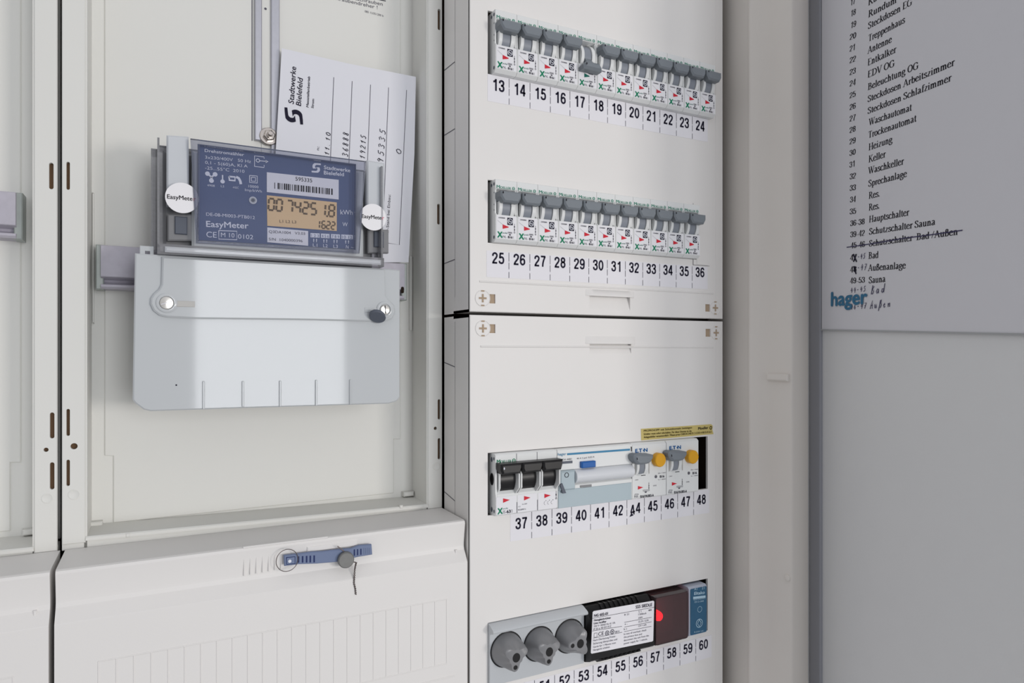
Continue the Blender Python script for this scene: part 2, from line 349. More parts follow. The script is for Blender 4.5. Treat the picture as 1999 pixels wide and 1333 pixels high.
# glyph: (advance, [(kind, points)], [serif feet]); kinds: s smooth, p straight, t straight and thin
def EL(cx, cy, rx, ry): return [(cx, cy + ry), (cx + rx * .8, cy + ry * .62), (cx + rx, cy), (cx + rx * .8, cy - ry * .62), (cx, cy - ry), (cx - rx * .8, cy - ry * .62), (cx - rx, cy), (cx - rx * .8, cy + ry * .62), (cx, cy + ry)]
SIX = [(.41, .74), (.37, .88), (.25, .925), (.12, .83), (.078, .5), (.10, .2), (.25, .075), (.39, .17), (.42, .33), (.38, .5), (.26, .57), (.12, .46)]
BOWL = [(.14, .5), (.28, .66), (.42, .55), (.46, .34), (.40, .1), (.27, .01), (.14, .08)]
ARCH = lambda x: [(x, .46), (x + .12, .64), (x + .22, .6), (x + .26, .42)]
GL = {'0': (.5, [('s', EL(.25, .5, .175, .425))], []),
 '1': (.5, [('p', [(.32, 0), (.32, 1)]), ('p', [(.10, .755), (.20, .775), (.30, .90)])], []),
 '2': (.5, [('s', [(.085, .66), (.10, .83), (.25, .925), (.40, .83), (.415, .68), (.34, .50), (.18, .28), (.09, .075)]), ('p', [(.03, .075), (.44, .075)])], []),
 '3': (.5, [('s', [(.085, .70), (.11, .86), (.25, .925), (.39, .85), (.40, .70), (.34, .57), (.20, .525)]), ('s', [(.20, .525), (.36, .48), (.42, .32), (.38, .14), (.25, .075), (.11, .14), (.08, .31)])], []),
 '4': (.5, [('p', [(.35, 0), (.35, 1)]), ('t', [(.33, .97), (.06, .30)]), ('p', [(.02, .27), (.48, .27)])], []),
 '5': (.5, [('p', [(.43, .925), (.13, .925)]), ('p', [(.155, .96), (.11, .50)]), ('s', [(.10, .52), (.25, .61), (.39, .53), (.425, .34), (.38, .14), (.25, .075), (.11, .13), (.075, .28)])], []),
 '6': (.5, [('s', SIX)], []), '9': (.5, [('s', [(.5 - x, 1 - y) for x, y in SIX])], []),
 '7': (.5, [('p', [(.05, .925), (.46, .925)]), ('s', [(.42, .925), (.31, .62), (.235, .32), (.21, 0)])], []),
 '8': (.5, [('s', EL(.25, .735, .145, .19)), ('s', EL(.25, .31, .165, .235))], []),
 '.': (.2, [('p', [(.10, .15), (.10, 0)])], []), '-': (.36, [('t', [(.05, .32), (.31, .32)])], []), '/': (.32, [('t', [(.02, 0), (.28, 1)])], []), ' ': (.26, [], []),
 'a': (.50, [('s', [(.10, .54), (.2, .66), (.32, .62), (.36, .48)]), ('p', [(.36, .48), (.36, .08)]), ('t', [(.36, .06), (.42, .02), (.49, .07)]), ('s', [(.36, .40), (.18, .30), (.09, .15), (.16, .02), (.28, .06), (.36, .16)])], []),
 'b': (.52, [('p', [(.14, 1), (.14, .03)]), ('s', BOWL), ('t', [(.05, .96), (.14, 1)])], []),
 'c': (.46, [('s', [(.40, .52), (.34, .64), (.24, .67), (.1, .52), (.07, .33), (.12, .1), (.25, .01), (.36, .05), (.42, .15)])], []),
 'd': (.52, [('p', [(.38, 1), (.38, .02)]), ('s', [(.52 - x, y) for x, y in BOWL]), ('t', [(.29, .96), (.38, 1)]), ('t', [(.38, .03), (.49, .04)])], []),
 'e': (.47, [('t', [(.09, .39), (.41, .39)]), ('s', [(.41, .39), (.37, .58), (.25, .67), (.11, .54), (.07, .33), (.12, .1), (.25, .01), (.36, .05), (.42, .15)])], []),
 'f': (.34, [('s', [(.38, .92), (.31, 1.0), (.21, .95), (.17, .78)]), ('p', [(.17, .8), (.17, 0)]), ('t', [(.05, .64), (.33, .64)])], [(.17, 0)]),
 'g': (.48, [('s', EL(.24, .47, .14, .20)), ('t', [(.35, .6), (.47, .63)]), ('s', [(.14, .30), (.10, .18), (.22, .09), (.40, .05), (.44, -.1), (.25, -.27), (.06, -.18), (.13, .0)])], []),
 'h': (.54, [('p', [(.14, 1), (.14, 0)]), ('s', ARCH(.14)), ('p', [(.40, .45), (.40, 0)]), ('t', [(.05, .96), (.14, 1)])], [(.14, 0), (.40, 0)]),
 'i': (.28, [('p', [(.14, .66), (.14, 0)]), ('p', [(.14, .98), (.14, .86)]), ('t', [(.05, .62), (.14, .66)])], [(.14, 0)]),
 'k': (.54, [('p', [(.14, 1), (.14, 0)]), ('t', [(.14, .28), (.42, .65)]), ('p', [(.24, .40), (.46, 0)]), ('t', [(.05, .96), (.14, 1)])], [(.14, 0), (.46, 0), (.42, .64)]),
 'l': (.28, [('p', [(.14, 1), (.14, 0)]), ('t', [(.05, .96), (.14, 1)])], [(.14, 0)]),
 'm': (.82, [('p', [(.14, .66), (.14, 0)]), ('s', ARCH(.14)), ('p', [(.40, .45), (.40, 0)]), ('s', ARCH(.40)), ('p', [(.66, .45), (.66, 0)]), ('t', [(.05, .62), (.14, .66)])], [(.14, 0), (.40, 0), (.66, 0)]),
 'n': (.54, [('p', [(.14, .66), (.14, 0)]), ('s', ARCH(.14)), ('p', [(.40, .45), (.40, 0)]), ('t', [(.05, .62), (.14, .66)])], [(.14, 0), (.40, 0)]),
 'o': (.50, [('s', EL(.25, .335, .18, .33))], []),
 'p': (.52, [('p', [(.14, .66), (.14, -.28)]), ('s', BOWL), ('t', [(.05, .62), (.14, .66)])], [(.14, -.28)]),
 'r': (.36, [('p', [(.14, .66), (.14, 0)]), ('s', [(.14, .44), (.22, .62), (.30, .65), (.36, .58)]), ('t', [(.05, .62), (.14, .66)])], [(.14, 0)]),
 's': (.42, [('s', [(.35, .52), (.31, .64), (.21, .67), (.1, .58), (.12, .44), (.24, .35), (.35, .24), (.34, .08), (.21, .01), (.09, .05), (.07, .17)])], []),
 't': (.32, [('p', [(.15, .86), (.15, .14)]), ('s', [(.15, .14), (.19, .02), (.31, .07)]), ('t', [(.02, .64), (.31, .64)])], []),
 'u': (.54, [('p', [(.13, .66), (.13, .20)]), ('s', [(.13, .2), (.17, .04), (.28, .02), (.40, .16)]), ('p', [(.40, .66), (.40, .02)]), ('t', [(.05, .65), (.13, .65)]), ('t', [(.31, .65), (.40, .65)]), ('t', [(.40, .03), (.50, .03)])], []),
 'z': (.44, [('t', [(.06, .645), (.39, .645)]), ('p', [(.36, .645), (.08, .02)]), ('t', [(.05, .02), (.41, .02)])], []),
 'ß': (.52, [('p', [(.13, 0), (.13, .75)]), ('s', [(.13, .75), (.2, .97), (.34, .93), (.36, .75), (.24, .58)]), ('s', [(.24, .58), (.41, .42), (.43, .2), (.34, .03), (.22, .06)])], [(.13, 0)]),
 'A': (.70, [('t', [(.10, 0), (.34, 1)]), ('p', [(.34, 1), (.60, 0)]), ('t', [(.18, .34), (.50, .34)])], [(.09, 0), (.60, 0)]),
 'B': (.62, [('p', [(.15, 1), (.15, 0)]), ('s', [(.13, .97), (.36, .95), (.45, .76), (.36, .57), (.14, .53)]), ('s', [(.14, .53), (.40, .5), (.51, .28), (.40, .05), (.13, .02)])], [(.12, 0), (.12, .97)]),
 'D': (.70, [('p', [(.15, 1), (.15, 0)]), ('s', [(.13, .97), (.38, .95), (.58, .75), (.62, .5), (.58, .25), (.38, .05), (.13, .02)])], [(.12, 0), (.12, .97)]),
 'E': (.58, [('p', [(.15, 1), (.15, 0)]), ('t', [(.05, .975), (.50, .975), (.50, .82)]), ('t', [(.15, .52), (.40, .52)]), ('t', [(.05, .02), (.52, .02), (.54, .2)])], []),
 'G': (.70, [('s', [(.57, .74), (.50, .92), (.36, .98), (.15, .84), (.08, .5), (.15, .15), (.36, .02), (.52, .06), (.58, .13)]), ('p', [(.58, .42), (.58, .08)])], [(.58, .42)]),
 'H': (.72, [('p', [(.15, 1), (.15, 0)]), ('p', [(.57, 1), (.57, 0)]), ('t', [(.15, .5), (.57, .5)])], [(.15, 0), (.57, 0), (.15, .97), (.57, .97)]),
 'K': (.70, [('p', [(.15, 1), (.15, 0)]), ('t', [(.16, .42), (.54, .97)]), ('p', [(.29, .58), (.60, 0)])], [(.15, 0), (.61, 0), (.15, .97), (.54, .97)]),
 'O': (.70, [('s', EL(.35, .5, .27, .48))], []),
 'R': (.66, [('p', [(.15, 1), (.15, 0)]), ('s', [(.13, .97), (.38, .95), (.47, .74), (.36, .54), (.14, .51)]), ('p', [(.30, .53), (.58, 0)])], [(.14, 0), (.60, 0), (.12, .97)]),
 'S': (.54, [('s', [(.43, .76), (.38, .93), (.26, .98), (.11, .87), (.12, .68), (.28, .52), (.44, .35), (.43, .1), (.26, .01), (.11, .07), (.07, .26)])], []),
 'T': (.60, [('p', [(.30, 1), (.30, 0)]), ('t', [(.05, .82), (.05, .975), (.55, .975), (.55, .82)])], [(.30, 0)]),
 'V': (.66, [('p', [(.09, 1), (.34, 0)]), ('t', [(.34, 0), (.58, 1)])], [(.09, .97), (.58, .97)]),
 'W': (.92, [('p', [(.08, 1), (.28, 0)]), ('t', [(.28, 0), (.46, .9)]), ('p', [(.44, 1), (.64, 0)]), ('t', [(.64, 0), (.84, 1)])], [(.08, .97), (.45, .97), (.84, .97)])}
GL['ü'] = (GL['u'][0], GL['u'][1] + [('p', [(.15, .98), (.15, .86)]), ('p', [(.34, .98), (.34, .86)])], [])
def stroke_text(b, fr, s, a, z, h, m, w=None, ang=0., align='l', c=.0004, serif=False, thick=.16, thin=.16, gap=.04):
    W = sum(GL[ch][0] for ch in s) + gap * (len(s) - 1); kx = (w / W) if w else h
    off = {'l': 0, 'c': -W * kx / 2}[align]; ca, sa = math.cos(ang), math.sin(ang)
    def put(pts, narrow):
        P = [Vector(p) for p in pts]; V = []; N = len(P)
        for i in range(N):
            t = P[min(i + 1, N - 1)] - P[max(i - 1, 0)]; t.normalize(); q = Vector((-t.y, t.x))
            wd = (thin if narrow else thin + (thick - thin) * abs(t.y)) / 2
            for sg in (1, -1):
                x = (P[i].x + x0) * kx + q.x * wd * sg * (kx if serif else min(kx * 1.12, h * .95)) + off; y = (P[i].y + q.y * wd * sg) * h
                V.append(fr.p(a + x * ca - y * sa, z + x * sa + y * ca, c))
        b.add(V, [(2 * i, 2 * i + 1, 2 * i + 3, 2 * i + 2) for i in range(N - 1)], m)
    x0 = 0
    for ch in s:
        adv, st, feet = GL[ch]
        for k, p in st: put(spline(p) if k == 's' else p, k == 't' and serif)
        if serif:
            for fx, fy in feet: put([(fx - .12, fy + .02), (fx + .12, fy + .02)], True)
        x0 += adv + gap
def pserif(b, fr, s, u0, v0, u1, v1, hp, m, c=.0002):
    a0, b0 = fr.at(u0, v0); a1, b1 = fr.at(u1, v1); d = math.hypot(a1 - a0, b1 - b0)
    h = hp * fr.depth((u0 + u1) / 2, (v0 + v1) / 2) / FPX
    stroke_text(b, fr, s, a0, b0, h, m, w=d, ang=math.atan2(b1 - b0, a1 - a0), c=c, serif=True, thick=.125, thin=.055, gap=.0)
# ------------------------------------------------------------------ cabinet housing (right side wall, mounting plate, front flange)
P0, PF, PB = FR(0), FR(.05), FR(.084)
TOP, BOT = Z0 + .40, Z0 - .42
def zof(fr, u, v): return fr.at(u, v)[1]

hous = thing('cabinet_housing', (.45, .1, BOT), 'beige steel cabinet wall beside the breaker covers, with its grey door standing open', 'cabinet')
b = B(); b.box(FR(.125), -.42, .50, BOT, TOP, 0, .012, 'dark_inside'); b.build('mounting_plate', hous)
b = B(); b.box(P0, .4245, .4255, BOT, TOP, -.11, -.004, 'dark_inside'); b.build('dark_gap_sheet', hous)  # added dark sheet, its colour stands in for shade in the row gap
b = B()
prof = [(.447, .12), (.447, -.0195), (.4464, -.0210), (.4459, -.0222), (.4459, -.0236), (.4466, -.0248), (.4485, -.0268), (.4512, -.0310), (.4528, -.0372), (.4532, -.0400), (.4532, -.0592), (.4538, -.0602), (.4550, -.0607),
        (.4718, -.0607), (.4724, -.0600), (.4724, -.0500), (.4600, -.0300), (.4600, .12)]
b.plate(Frame((0, 0, 0), (1, 0, 0), (0, 1, 0), (0, 0, 1)), prof, BOT, TOP, 'steel_paint'); b.build('side_wall', hous, smooth=50)
SW = Frame((.4532, 0, 0), (0, 1, 0), (0, 0, 1), (-1, 0, 0))
b = B(); y0, z0_ = SW.at(1503, 729); y1, z1_ = SW.at(1547, 747)
b.box(SW, -.0585, -.0375, z1_ + .001, z0_, -.001, .0035, 'steel_paint', .0012); b.build('bracket_lug', hous)
b = B(); a, z = SW.at(1538, 1128); b.lathe(SW, a, z, [(.0028, -.001), (.0026, .0009), (.0015, .0014)], 'steel_paint', 16); b.build('dimple', hous)

# ------------------------------------------------------------------ door, opened almost square to the cabinet
DA = math.radians(14.3)
DO = CAM + (FW + RT * ((1607 - CU) / FPX)) * (.382 / (FW.y + RT.y * (1607 - CU) / FPX)); DO.z = 0
DE = Vector((-math.sin(DA), -math.cos(DA), 0)); DN = Vector((-math.cos(DA), math.sin(DA), 0))
DR = Frame(DO, DE, (0, 0, 1), DN)
b = B(); b.box(DR, -.004, .19, BOT - .02, TOP + .02, -.0015, 0, 'door_paint'); door = tag(b.build('door', hous), 'grey door standing open')
b = B(); b.plate(DR.side(), [(-.0015, BOT), (.0, BOT), (.0, TOP), (-.0015, TOP)], -.016, -.004, 'door_paint')
b.box(DR, -.017, -.0155, BOT, TOP, -.0015, .006, 'door_paint'); b.build('hinge_edge', door)
b = B(); b.box(DR, -.0150, -.0008, BOT, TOP, 0, .0022, 'hinge_shade_grey', .001); b.build('hinge_shade_strip', door)  # darker strip standing in for the shade beside the hinge

# sheet on the door
DPF = Frame(DO + DN * .0016, DE, (0, 0, 1), DN)
bl = DPF.at(1600, 642.5); br = DPF.at(1999, 651.0)
DK = (br[1] - bl[1]) / (br[0] - bl[0])
sheet = thing('circuit_list', (DO + DE * .1 + DN * .0006 + Vector((0, 0, bl[1]))), 'printed white list of numbered circuits on the inside of the grey door', 'list')
b = B(); e = .186
b.plate(DPF, [(.0005, bl[1]), (e, bl[1] + DK * e), (e, TOP - .03), (.0005, TOP - .03)], -.0012, 0, 'door_paper')
z17 = .2476; z26 = .2625
def d1(x, y): return (1570 + x * z17, y * z17)
def d2(x, y): return (1570 + x * z26, 330 + y * z26)
rows = [('17', 362, 48, 403, 27), ('18', 364, 135, 406, 115), ('19', 364, 228, 408, 208), ('20', 357, 320, 408, 300), ('21', 357, 412, 402, 393), ('22', 357, 503, 406, 484), ('23', 357, 597, 406, 578),
        ('24', 357, 687, 406, 668), ('25', 357, 780, 406, 761), ('26', 357, 872, 406, 855), ('27', 357, 963, 406, 946), ('28', 357, 1053, 406, 1036), ('29', 357, 1143, 406, 1127), ('30', 357, 1233, 406, 1218), ('31', 357, 1325, 402, 1311),
        ('Küche', 505, 46, 660, -50), ('Rundum', 505, 140, 730, 18), ('Steckdosen EG', 503, 232, 850, 38), ('Treppenhaus', 505, 330, 795, 178), ('Antenne', 500, 425, 690, 332), ('Entkalker', 500, 520, 725, 412),
        ('EDV OG', 500, 615, 712, 522), ('Beleuchtung OG', 502, 712, 900, 540), ('Steckdosen Arbeitszimmer', 500, 807, 1185, 515), ('Steckdosen Schlafzimmer', 500, 900, 1160, 637),
        ('Waschautomat', 510, 990, 848, 870), ('Trockenautomat', 505, 1090, 885, 956), ('Heizung', 508, 1187, 695, 1122), ('Keller', 508, 1282, 642, 1238), ('Waschkeller', 506, 1372, 785, 1295)]
for t, x0, y0, x1, y1 in rows:
    h = 12.0 if t[0].isdigit() else 13.2
    pserif(b, DPF, t, *d1(x0, y0), *d1(x1, y1), h, 'ink_black')
rows = [('32', 338, 80, 384, 70), ('33', 338, 166, 384, 157), ('34', 340, 252, 384, 244), ('35', 338, 340, 386, 333), ('36-38', 342, 427, 450, 411), ('39-42', 342, 510, 450, 497), ('45-46', 345, 592, 452, 580), ('47', 340, 682, 392, 677),
        ('48', 340, 770, 390, 766), ('49-53', 340, 853, 452, 846), ('Sprechanlage', 477, 132, 763, 56), ('Res.', 480, 222, 562, 203), ('Res.', 480, 310, 560, 293), ('Hauptschalter', 482, 398, 780, 344), ('Schutzschalter Sauna', 482, 488, 975, 414),
        ('Schutzschalter  Bad /Außen', 482, 576, 1143, 488), ('Bad', 478, 668, 553, 660), ('Außenanlage', 475, 758, 755, 738), ('Sauna', 480, 850, 605, 838)]
for t, x0, y0, x1, y1 in rows:
    h = 12.0 if t[0].isdigit() else 13.0
    pserif(b, DPF, t, *d2(x0, y0), *d2(x1, y1), h, 'ink_black')
b.line(DPF, [DPF.at(*d2(*p)) for p in ((318, 582), (500, 556), (760, 512), (900, 495), (1180, 455))], .0007, .0004, 'pen_ink')
for a_, b_ in (((366, 632), (392, 690)), ((390, 632), (368, 690)), ((370, 722), (388, 780)), ((372, 740), (388, 730))):
    b.line(DPF, [DPF.at(*d2(*a_)), DPF.at(*d2(*b_))], .0012, .0004, 'ink')
hand(b, DPF, '-45', *d2(398, 672), *d2(460, 664), 10, 'pen_ink', .0005)
hand(b, DPF, '-47', *d2(396, 756), *d2(470, 750), 12, 'pen_ink', .0005)
hand(b, DPF, '44-45', *d2(345, 922), *d2(465, 908), 10, 'pen_ink', .0005)
hand(b, DPF, 'Bad', *d2(495, 932), *d2(612, 915), 17, 'pen_ink', .0006)
hand(b, DPF, '46-47', *d2(345, 1045), *d2(470, 1036), 11, 'pen_ink', .0005)
hand(b, DPF, 'Ausen', *d2(490, 1040), *d2(655, 1022), 16, 'pen_ink', .0006)
b.build('paper', sheet)
b = B(); b.plate(DPF, [(0, bl[1] - .0011), (e, bl[1] + DK * e - .0011), (e, bl[1] + DK * e), (0, bl[1])], -.0014, .0008, 'shadow_line_grey'); b.build('sheet_shadow_line', door)  # grey strip paints the shadow line along the sheet's lower edge
b = B(); b.ptext(DPF, 'hager', *d2(205, 1018), *d2(470, 1000), 28, 'stamp_blue', bold=.03, c=.0006); tag(b.build('printed_logo', sheet), 'blue printed word')

# ------------------------------------------------------------------ meter panel (moulded tray)
mp = thing('meter_panel', (.07, .06, BOT), 'ivory plastic tray with slotted side flanges behind the electricity meter', 'panel')
XL, XR = -.0520, .1957; IL, IR = PF.at(167, 600)[0], PF.at(835.5, 600)[0]
zs1 = zof(PF, 166, 1048); zs0 = zof(PF, 166, 1056)
zs1r = zof(PF, 838, 984); zs0r = zof(PF, 838, 991)
def slot(u0, v0, u1, v1): 
    a0, b0 = PF.at(u0, v1); a1, b1 = PF.at(u1, v0); a1 = max(a1, a0 + .0015); return rrect(a0, b0, a1, b1, (a1 - a0) / 2.05, 3)
b = B()
hl = [slot(129.5, 316, 136.5, 370), slot(129.5, 798, 136.5, 851), slot(129.5, 897, 136.5, 949), circ(*PF.at(144.5, 871), .0019, 16)]
b.plate(PF, rect(XL, zs0 - .001, IL, TOP), -.0025, 0, 'ivory_plastic', hl, ch=.0005)
hr = [slot(854.5, 18, 860, 58), slot(853.5, 398, 859, 438), slot(854.5, 779, 860, 819), slot(854.5, 855, 860, 897), circ(*PF.at(850, 836), .0013, 14)]
b.plate(PF, rect(IR, zs0r - .001, XR, TOP), -.0025, 0, 'ivory_plastic', hr, ch=.0005)
for u, v, r in ((144.5, 965, .0032), (851.5, 910, .0031)):
    a, z = PF.at(u, v); b.lathe(PF, a, z, [(r, -.0003), (r, .0002), (r - .0004, .00035), (r - .0008, .0001)], 'ivory_plastic', 24)
flange = b.build('side_flange', mp)
for h in hl + hr:
    b = B(); b.plate(PF, inset(h, -.0003), -.0040, -.0032, 'brown_slot'); b.build('slot' if len(h) < 14 or len(h) > 16 else 'bolt_hole', flange)
b = B()   # inner side walls
b.box(PB, IL - .0008, IL + .0008, Z0 - .1215, TOP, 0, .033, 'ivory_plastic'); b.box(PB, IR - .0008, IR + .0008, Z0 - .1215, TOP, 0, .033, 'ivory_plastic')
b.build('side_wall', mp)
b = B(); b.box(PB, XL + .002, XR - .002, Z0 - .1215, TOP, -.003, 0, 'ivory_plastic')
# raised mounting field with its stepped outline
ol = [(204, -60), (204, 889), (221, 890), (221, 1020), (768, 962), (768, 857), (781, 857), (781, -60)]
b.plate(PB, PB.pts(ol), 0, .0012, 'ivory_plastic', ch=.0006)
a0 = PB.at(172, 400)[0]; a1 = PB.at(181, 400)[0]
b.box(PB, IL + .0012, a1 + .001, zof(PB, 176, 632), zof(PB, 176, 376), 0, .0024, 'ivory_plastic', .0008)
a0 = PB.at(798, 500)[0]; a1 = PB.at(804, 500)[0]
b.box(PB, a0, a1, zof(PB, 798, 645), zof(PB, 798, 500), 0, .002, 'ivory_plastic', .0005)
b.build('back_panel', mp, smooth=20)
b = B()   # sill with rolled front lip, rising slightly to the right
def sill(x0, x1, za, zb, c0, c1, h, m, chx=.0008):
    V = []
    for x, z in ((x0, za), (x1, zb)):
        V += [PB.p(x, z - h, c0), PB.p(x, z - h, c1), PB.p(x, z - chx, c1), PB.p(x, z, c1 - chx), PB.p(x, z, c0)]
    b.add(V, [(0, 1, 6, 5), (1, 2, 7, 6), (2, 3, 8, 7), (3, 4, 9, 8), (4, 0, 5, 9), (0, 4, 3, 2, 1), (5, 6, 7, 8, 9)], m)
sill(IL, IR, zs1 + .0002, zs1r + .0002, 0, .0345, zs1 - zs0, 'ivory_plastic'); sill(XL, XR, zs1 - .0012, zs1r - .0012, .020, .0330, .0060, 'ivory_plastic')
for u, v in ((250, 1042), (783, 987)):
    a, z = PF.at(u, v); b.box(PF, a - .0012, a + .0012, z - .002, z + .0005, -.003, .001, 'ivory_plastic', .0004)
for u0, u1, v in ((172, 201, 1021), (784, 804, 962)):
    a0, z0_ = PB.at(u0, v); a1, _ = PB.at(u1, v); b.box(PB, a0, a1, z0_ - .0022, z0_ + .0014, 0, .006, 'ivory_plastic', .0008)
b.build('sill', mp)
for u0, u1, v in ((166, 192, 1060), (820, 838, 995)):
    b = B(); a0, z0_ = PF.at(u0, v); a1, _ = PF.at(u1, v); b.box(PF, a0, a1, z0_ - .0018, z0_ + .003, -.008, -.0012, 'brown_slot'); b.build('vent_gap', mp)
b = B()   # moulded notice at the top of the tray
b.ptext(FR(.0828), 'nie-Schraubendreher !', 625, -7, 737, 18, 7, 'ink_soft'); b.ptext(FR(.0828), 'Schlitzschrauben', 665, -6, 747, 11.5, 7, 'ink_soft'); b.ptext(FR(.0828), '085 1U351200 b', 712, 24, 748.5, 33, 4, 'ink_soft')
b.line(FR(.0828), FR(.0828).pts([(690, -10), (753, 2)]), .0006, .0002, 'ink')
tag(b.build('printed_notice', mp), 'small printed instruction at the top edge')
mp2 = copy_tree(mp); mp2.location.x -= .25
mp2['label'] = 'ivory plastic tray of the neighbouring field cut by the left edge of the picture'
for o in list(mp2.children):
    if o.name.startswith('printed_notice'): bpy.data.objects.remove(o)

# horizontal mounting brackets
def bracket_profile():
    z = [zof(FR(.066), 230, v) for v in (480, 541, 546, 556, 564)]
    return [(0, z[4]), (.0145, z[4]), (.016, z[4] + .0012), (.016, z[3]), (.013, z[3] + .0004), (.009, z[2] - .0012), (.0102, z[2]), (.0165, z[1]), (.0168, z[1] + .0005), (.0168, z[0] - .0005), (.0163, z[0]), (0, z[0])]
BF = FR(.0826)
xl, xr = FR(.066).at(186, 520)[0], FR(.066).at(797, 545)[0]
brk = thing('mounting_bracket', ((xl + xr) / 2, .0828, zof(FR(.066), 230, 564)), 'grey metal cross bracket carrying the electricity meter', 'bracket', )
b = B(); b.prism(BF, bracket_profile(), xl + .003, xr - .003, 'zinc_dull')
b.build('rail', brk, smooth=25)
for x0, x1 in ((xl, xl + .0045), (xr - .0045, xr)):
    b = B(); b.box(BF, x0, x1, zof(FR(.066), 230, 564) - .0004, zof(FR(.066), 230, 480) + .0006, 0, .0135, 'zinc_green', .0006); b.build('end_plate', brk)
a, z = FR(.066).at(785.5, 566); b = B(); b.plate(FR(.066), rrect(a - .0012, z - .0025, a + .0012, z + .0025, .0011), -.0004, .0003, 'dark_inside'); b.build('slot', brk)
brk2 = copy_tree(brk); brk2.location += Vector((-.2480, 0, .0290)); brk2['label'] = 'short piece of empty metal cross bracket in the left neighbouring tray'
for o in list(brk2.children):
    if o.name.startswith('slot'): bpy.data.objects.remove(o)

# vertical slide rail with its bolt
V8 = FR(.0826)
rl = thing('slide_rail', (V8.at(520, 200)[0], .0826, zof(V8, 520, 280)), 'upright zinc plated slide rail above the meter holding a hexagon bolt', 'rail')
x = [V8.at(u, 150)[0] for u in (492, 495.5, 498, 510.5, 513, 528, 530.5, 545)]; zb = zof(V8, 510, 277)
b = B(); b.box(V8, x[1] + .0004, x[3], zb, TOP, 0, .0030, 'zinc', .0006); b.box(V8, x[5], x[7], zb - .01, TOP, 0, .0030, 'zinc', .0006)
b.build('rail', rl)
b = B(); b.box(V8, x[3], x[5], zb - .01, TOP, .0001, .0006, 'ivory_plastic'); b.line(V8, [(x[0], zb), (x[0], TOP)], .0005, .0002, 'ink_soft')
a, z = V8.at(518, 18); b.poly(V8, circ(a, z, .0009, 12), .0008, 'ink_soft'); b.build('web', rl)
bo = B(); a, z = FR(.076).at(526, 264)
Q = FR(.0796); bo.lathe(Q, a, z, [(.0064, .0), (.0064, .0008), (.0060, .0012)], 'chrome', 28); wash = bo
bo = B(); hx = [(.0042 * math.cos(math.radians(60 * k + 12)), .0042 * math.sin(math.radians(60 * k + 12))) for k in range(6)]
bo.plate(Q, [(a + p, z + q) for p, q in hx], .0012, .0044, 'chrome', ch=.0006); nut = bo.build('nut', rl); wash.build('washer', nut)
bo = B(); bo.lathe(Q, a, z, [(.0020, .0044), (.0021, .006), (.0019, .0062), (.0021, .0066), (.0019, .007), (.0020, .0085), (.0014, .0092)], 'chrome', 16); bo.build('stud', nut)

# reading slip tucked between tray and meter
pl = FR(.0740).at(545, 300); pr = FR(.0685).at(805, 300)
A0 = FR(.0740).p(*pl); A1 = FR(.0685).p(*pr); ex = (A1 - A0); ex.z = 0; ex.normalize()
SL = Frame((A0.x, A0.y, 0), ex, (0, 0, 1), ex.cross(Vector((0, 0, 1))))
slip = thing('reading_slip', SL.p(.05, zof(SL, 700, 511)), 'white printed slip with handwritten numbers tucked behind the meter', 'paper slip')
b = B(); q = SL.pts([(550, 94), (680, 124), (812, 150), (809, 300), (797.5, 512), (640, 512), (538, 300)])
b.plate(SL, q, -.0003, 0, 'paper')
s4 = .24758
def q4(x, y): return (480 + x * s4, y * s4)
b.ptext(SL, 'Stadtwerke', *q4(377, 822), *q4(396, 530), 10.2, 'ink', bold=.012, shear=.12); b.ptext(SL, 'Bielefeld', *q4(434, 838), *q4(449, 617), 9.6, 'ink', bold=.012, shear=.12)
b.ptext(SL, 'Messstellenbetrieb', *q4(494, 848), *q4(506, 605), 4.6, 'ink', bold=.02, shear=.1); b.ptext(SL, 'Strom', *q4(533, 855), *q4(539, 782), 4.4, 'ink', bold=.02, shear=.1)
a, z = SL.at(*q4(378, 915)); swirl(b, SL, a, z, .0125, 'ink', ang=math.radians(93))
for x0, y0, x1, y1 in ((693, 610, 664, 1330), (838, 640, 808, 1400), (983, 668, 950, 1500), (1125, 690, 1085, 1700)):
    b.line(SL, SL.pts([q4(x0, y0), q4(x1, y1)]), .0004, .0002, 'ink_soft')
b.line(SL, SL.pts([q4(1267, 710), (779.5, 478), (755, 474)]), .0004, .0002, 'ink_soft')
hand(b, SL, '11.10', *q4(655, 1228), *q4(668, 1040), 8.5, 'ink', .0005); hand(b, SL, '36888', *q4(805, 1240), *q4(812, 1035), 11, 'ink', .0005)
hand(b, SL, '19215', *q4(938, 1258), *q4(948, 1060), 10, 'ink', .0005); hand(b, SL, '95335', *q4(1082, 1290), *q4(1104, 1010), 11.5, 'ink', .0005); hand(b, SL, '0', *q4(1222, 1224), *q4(1228, 1165), 10, 'ink', .0005)
b.ptext(SL, 'n:', *q4(576, 1186), *q4(579, 1158), 5, 'ink')
b.ptext(SL, 'Zähler-Stand bei Einbau:', 757.5, 473, 762.5, 380, 5.2, 'ink')
b.build('sheet', slip)
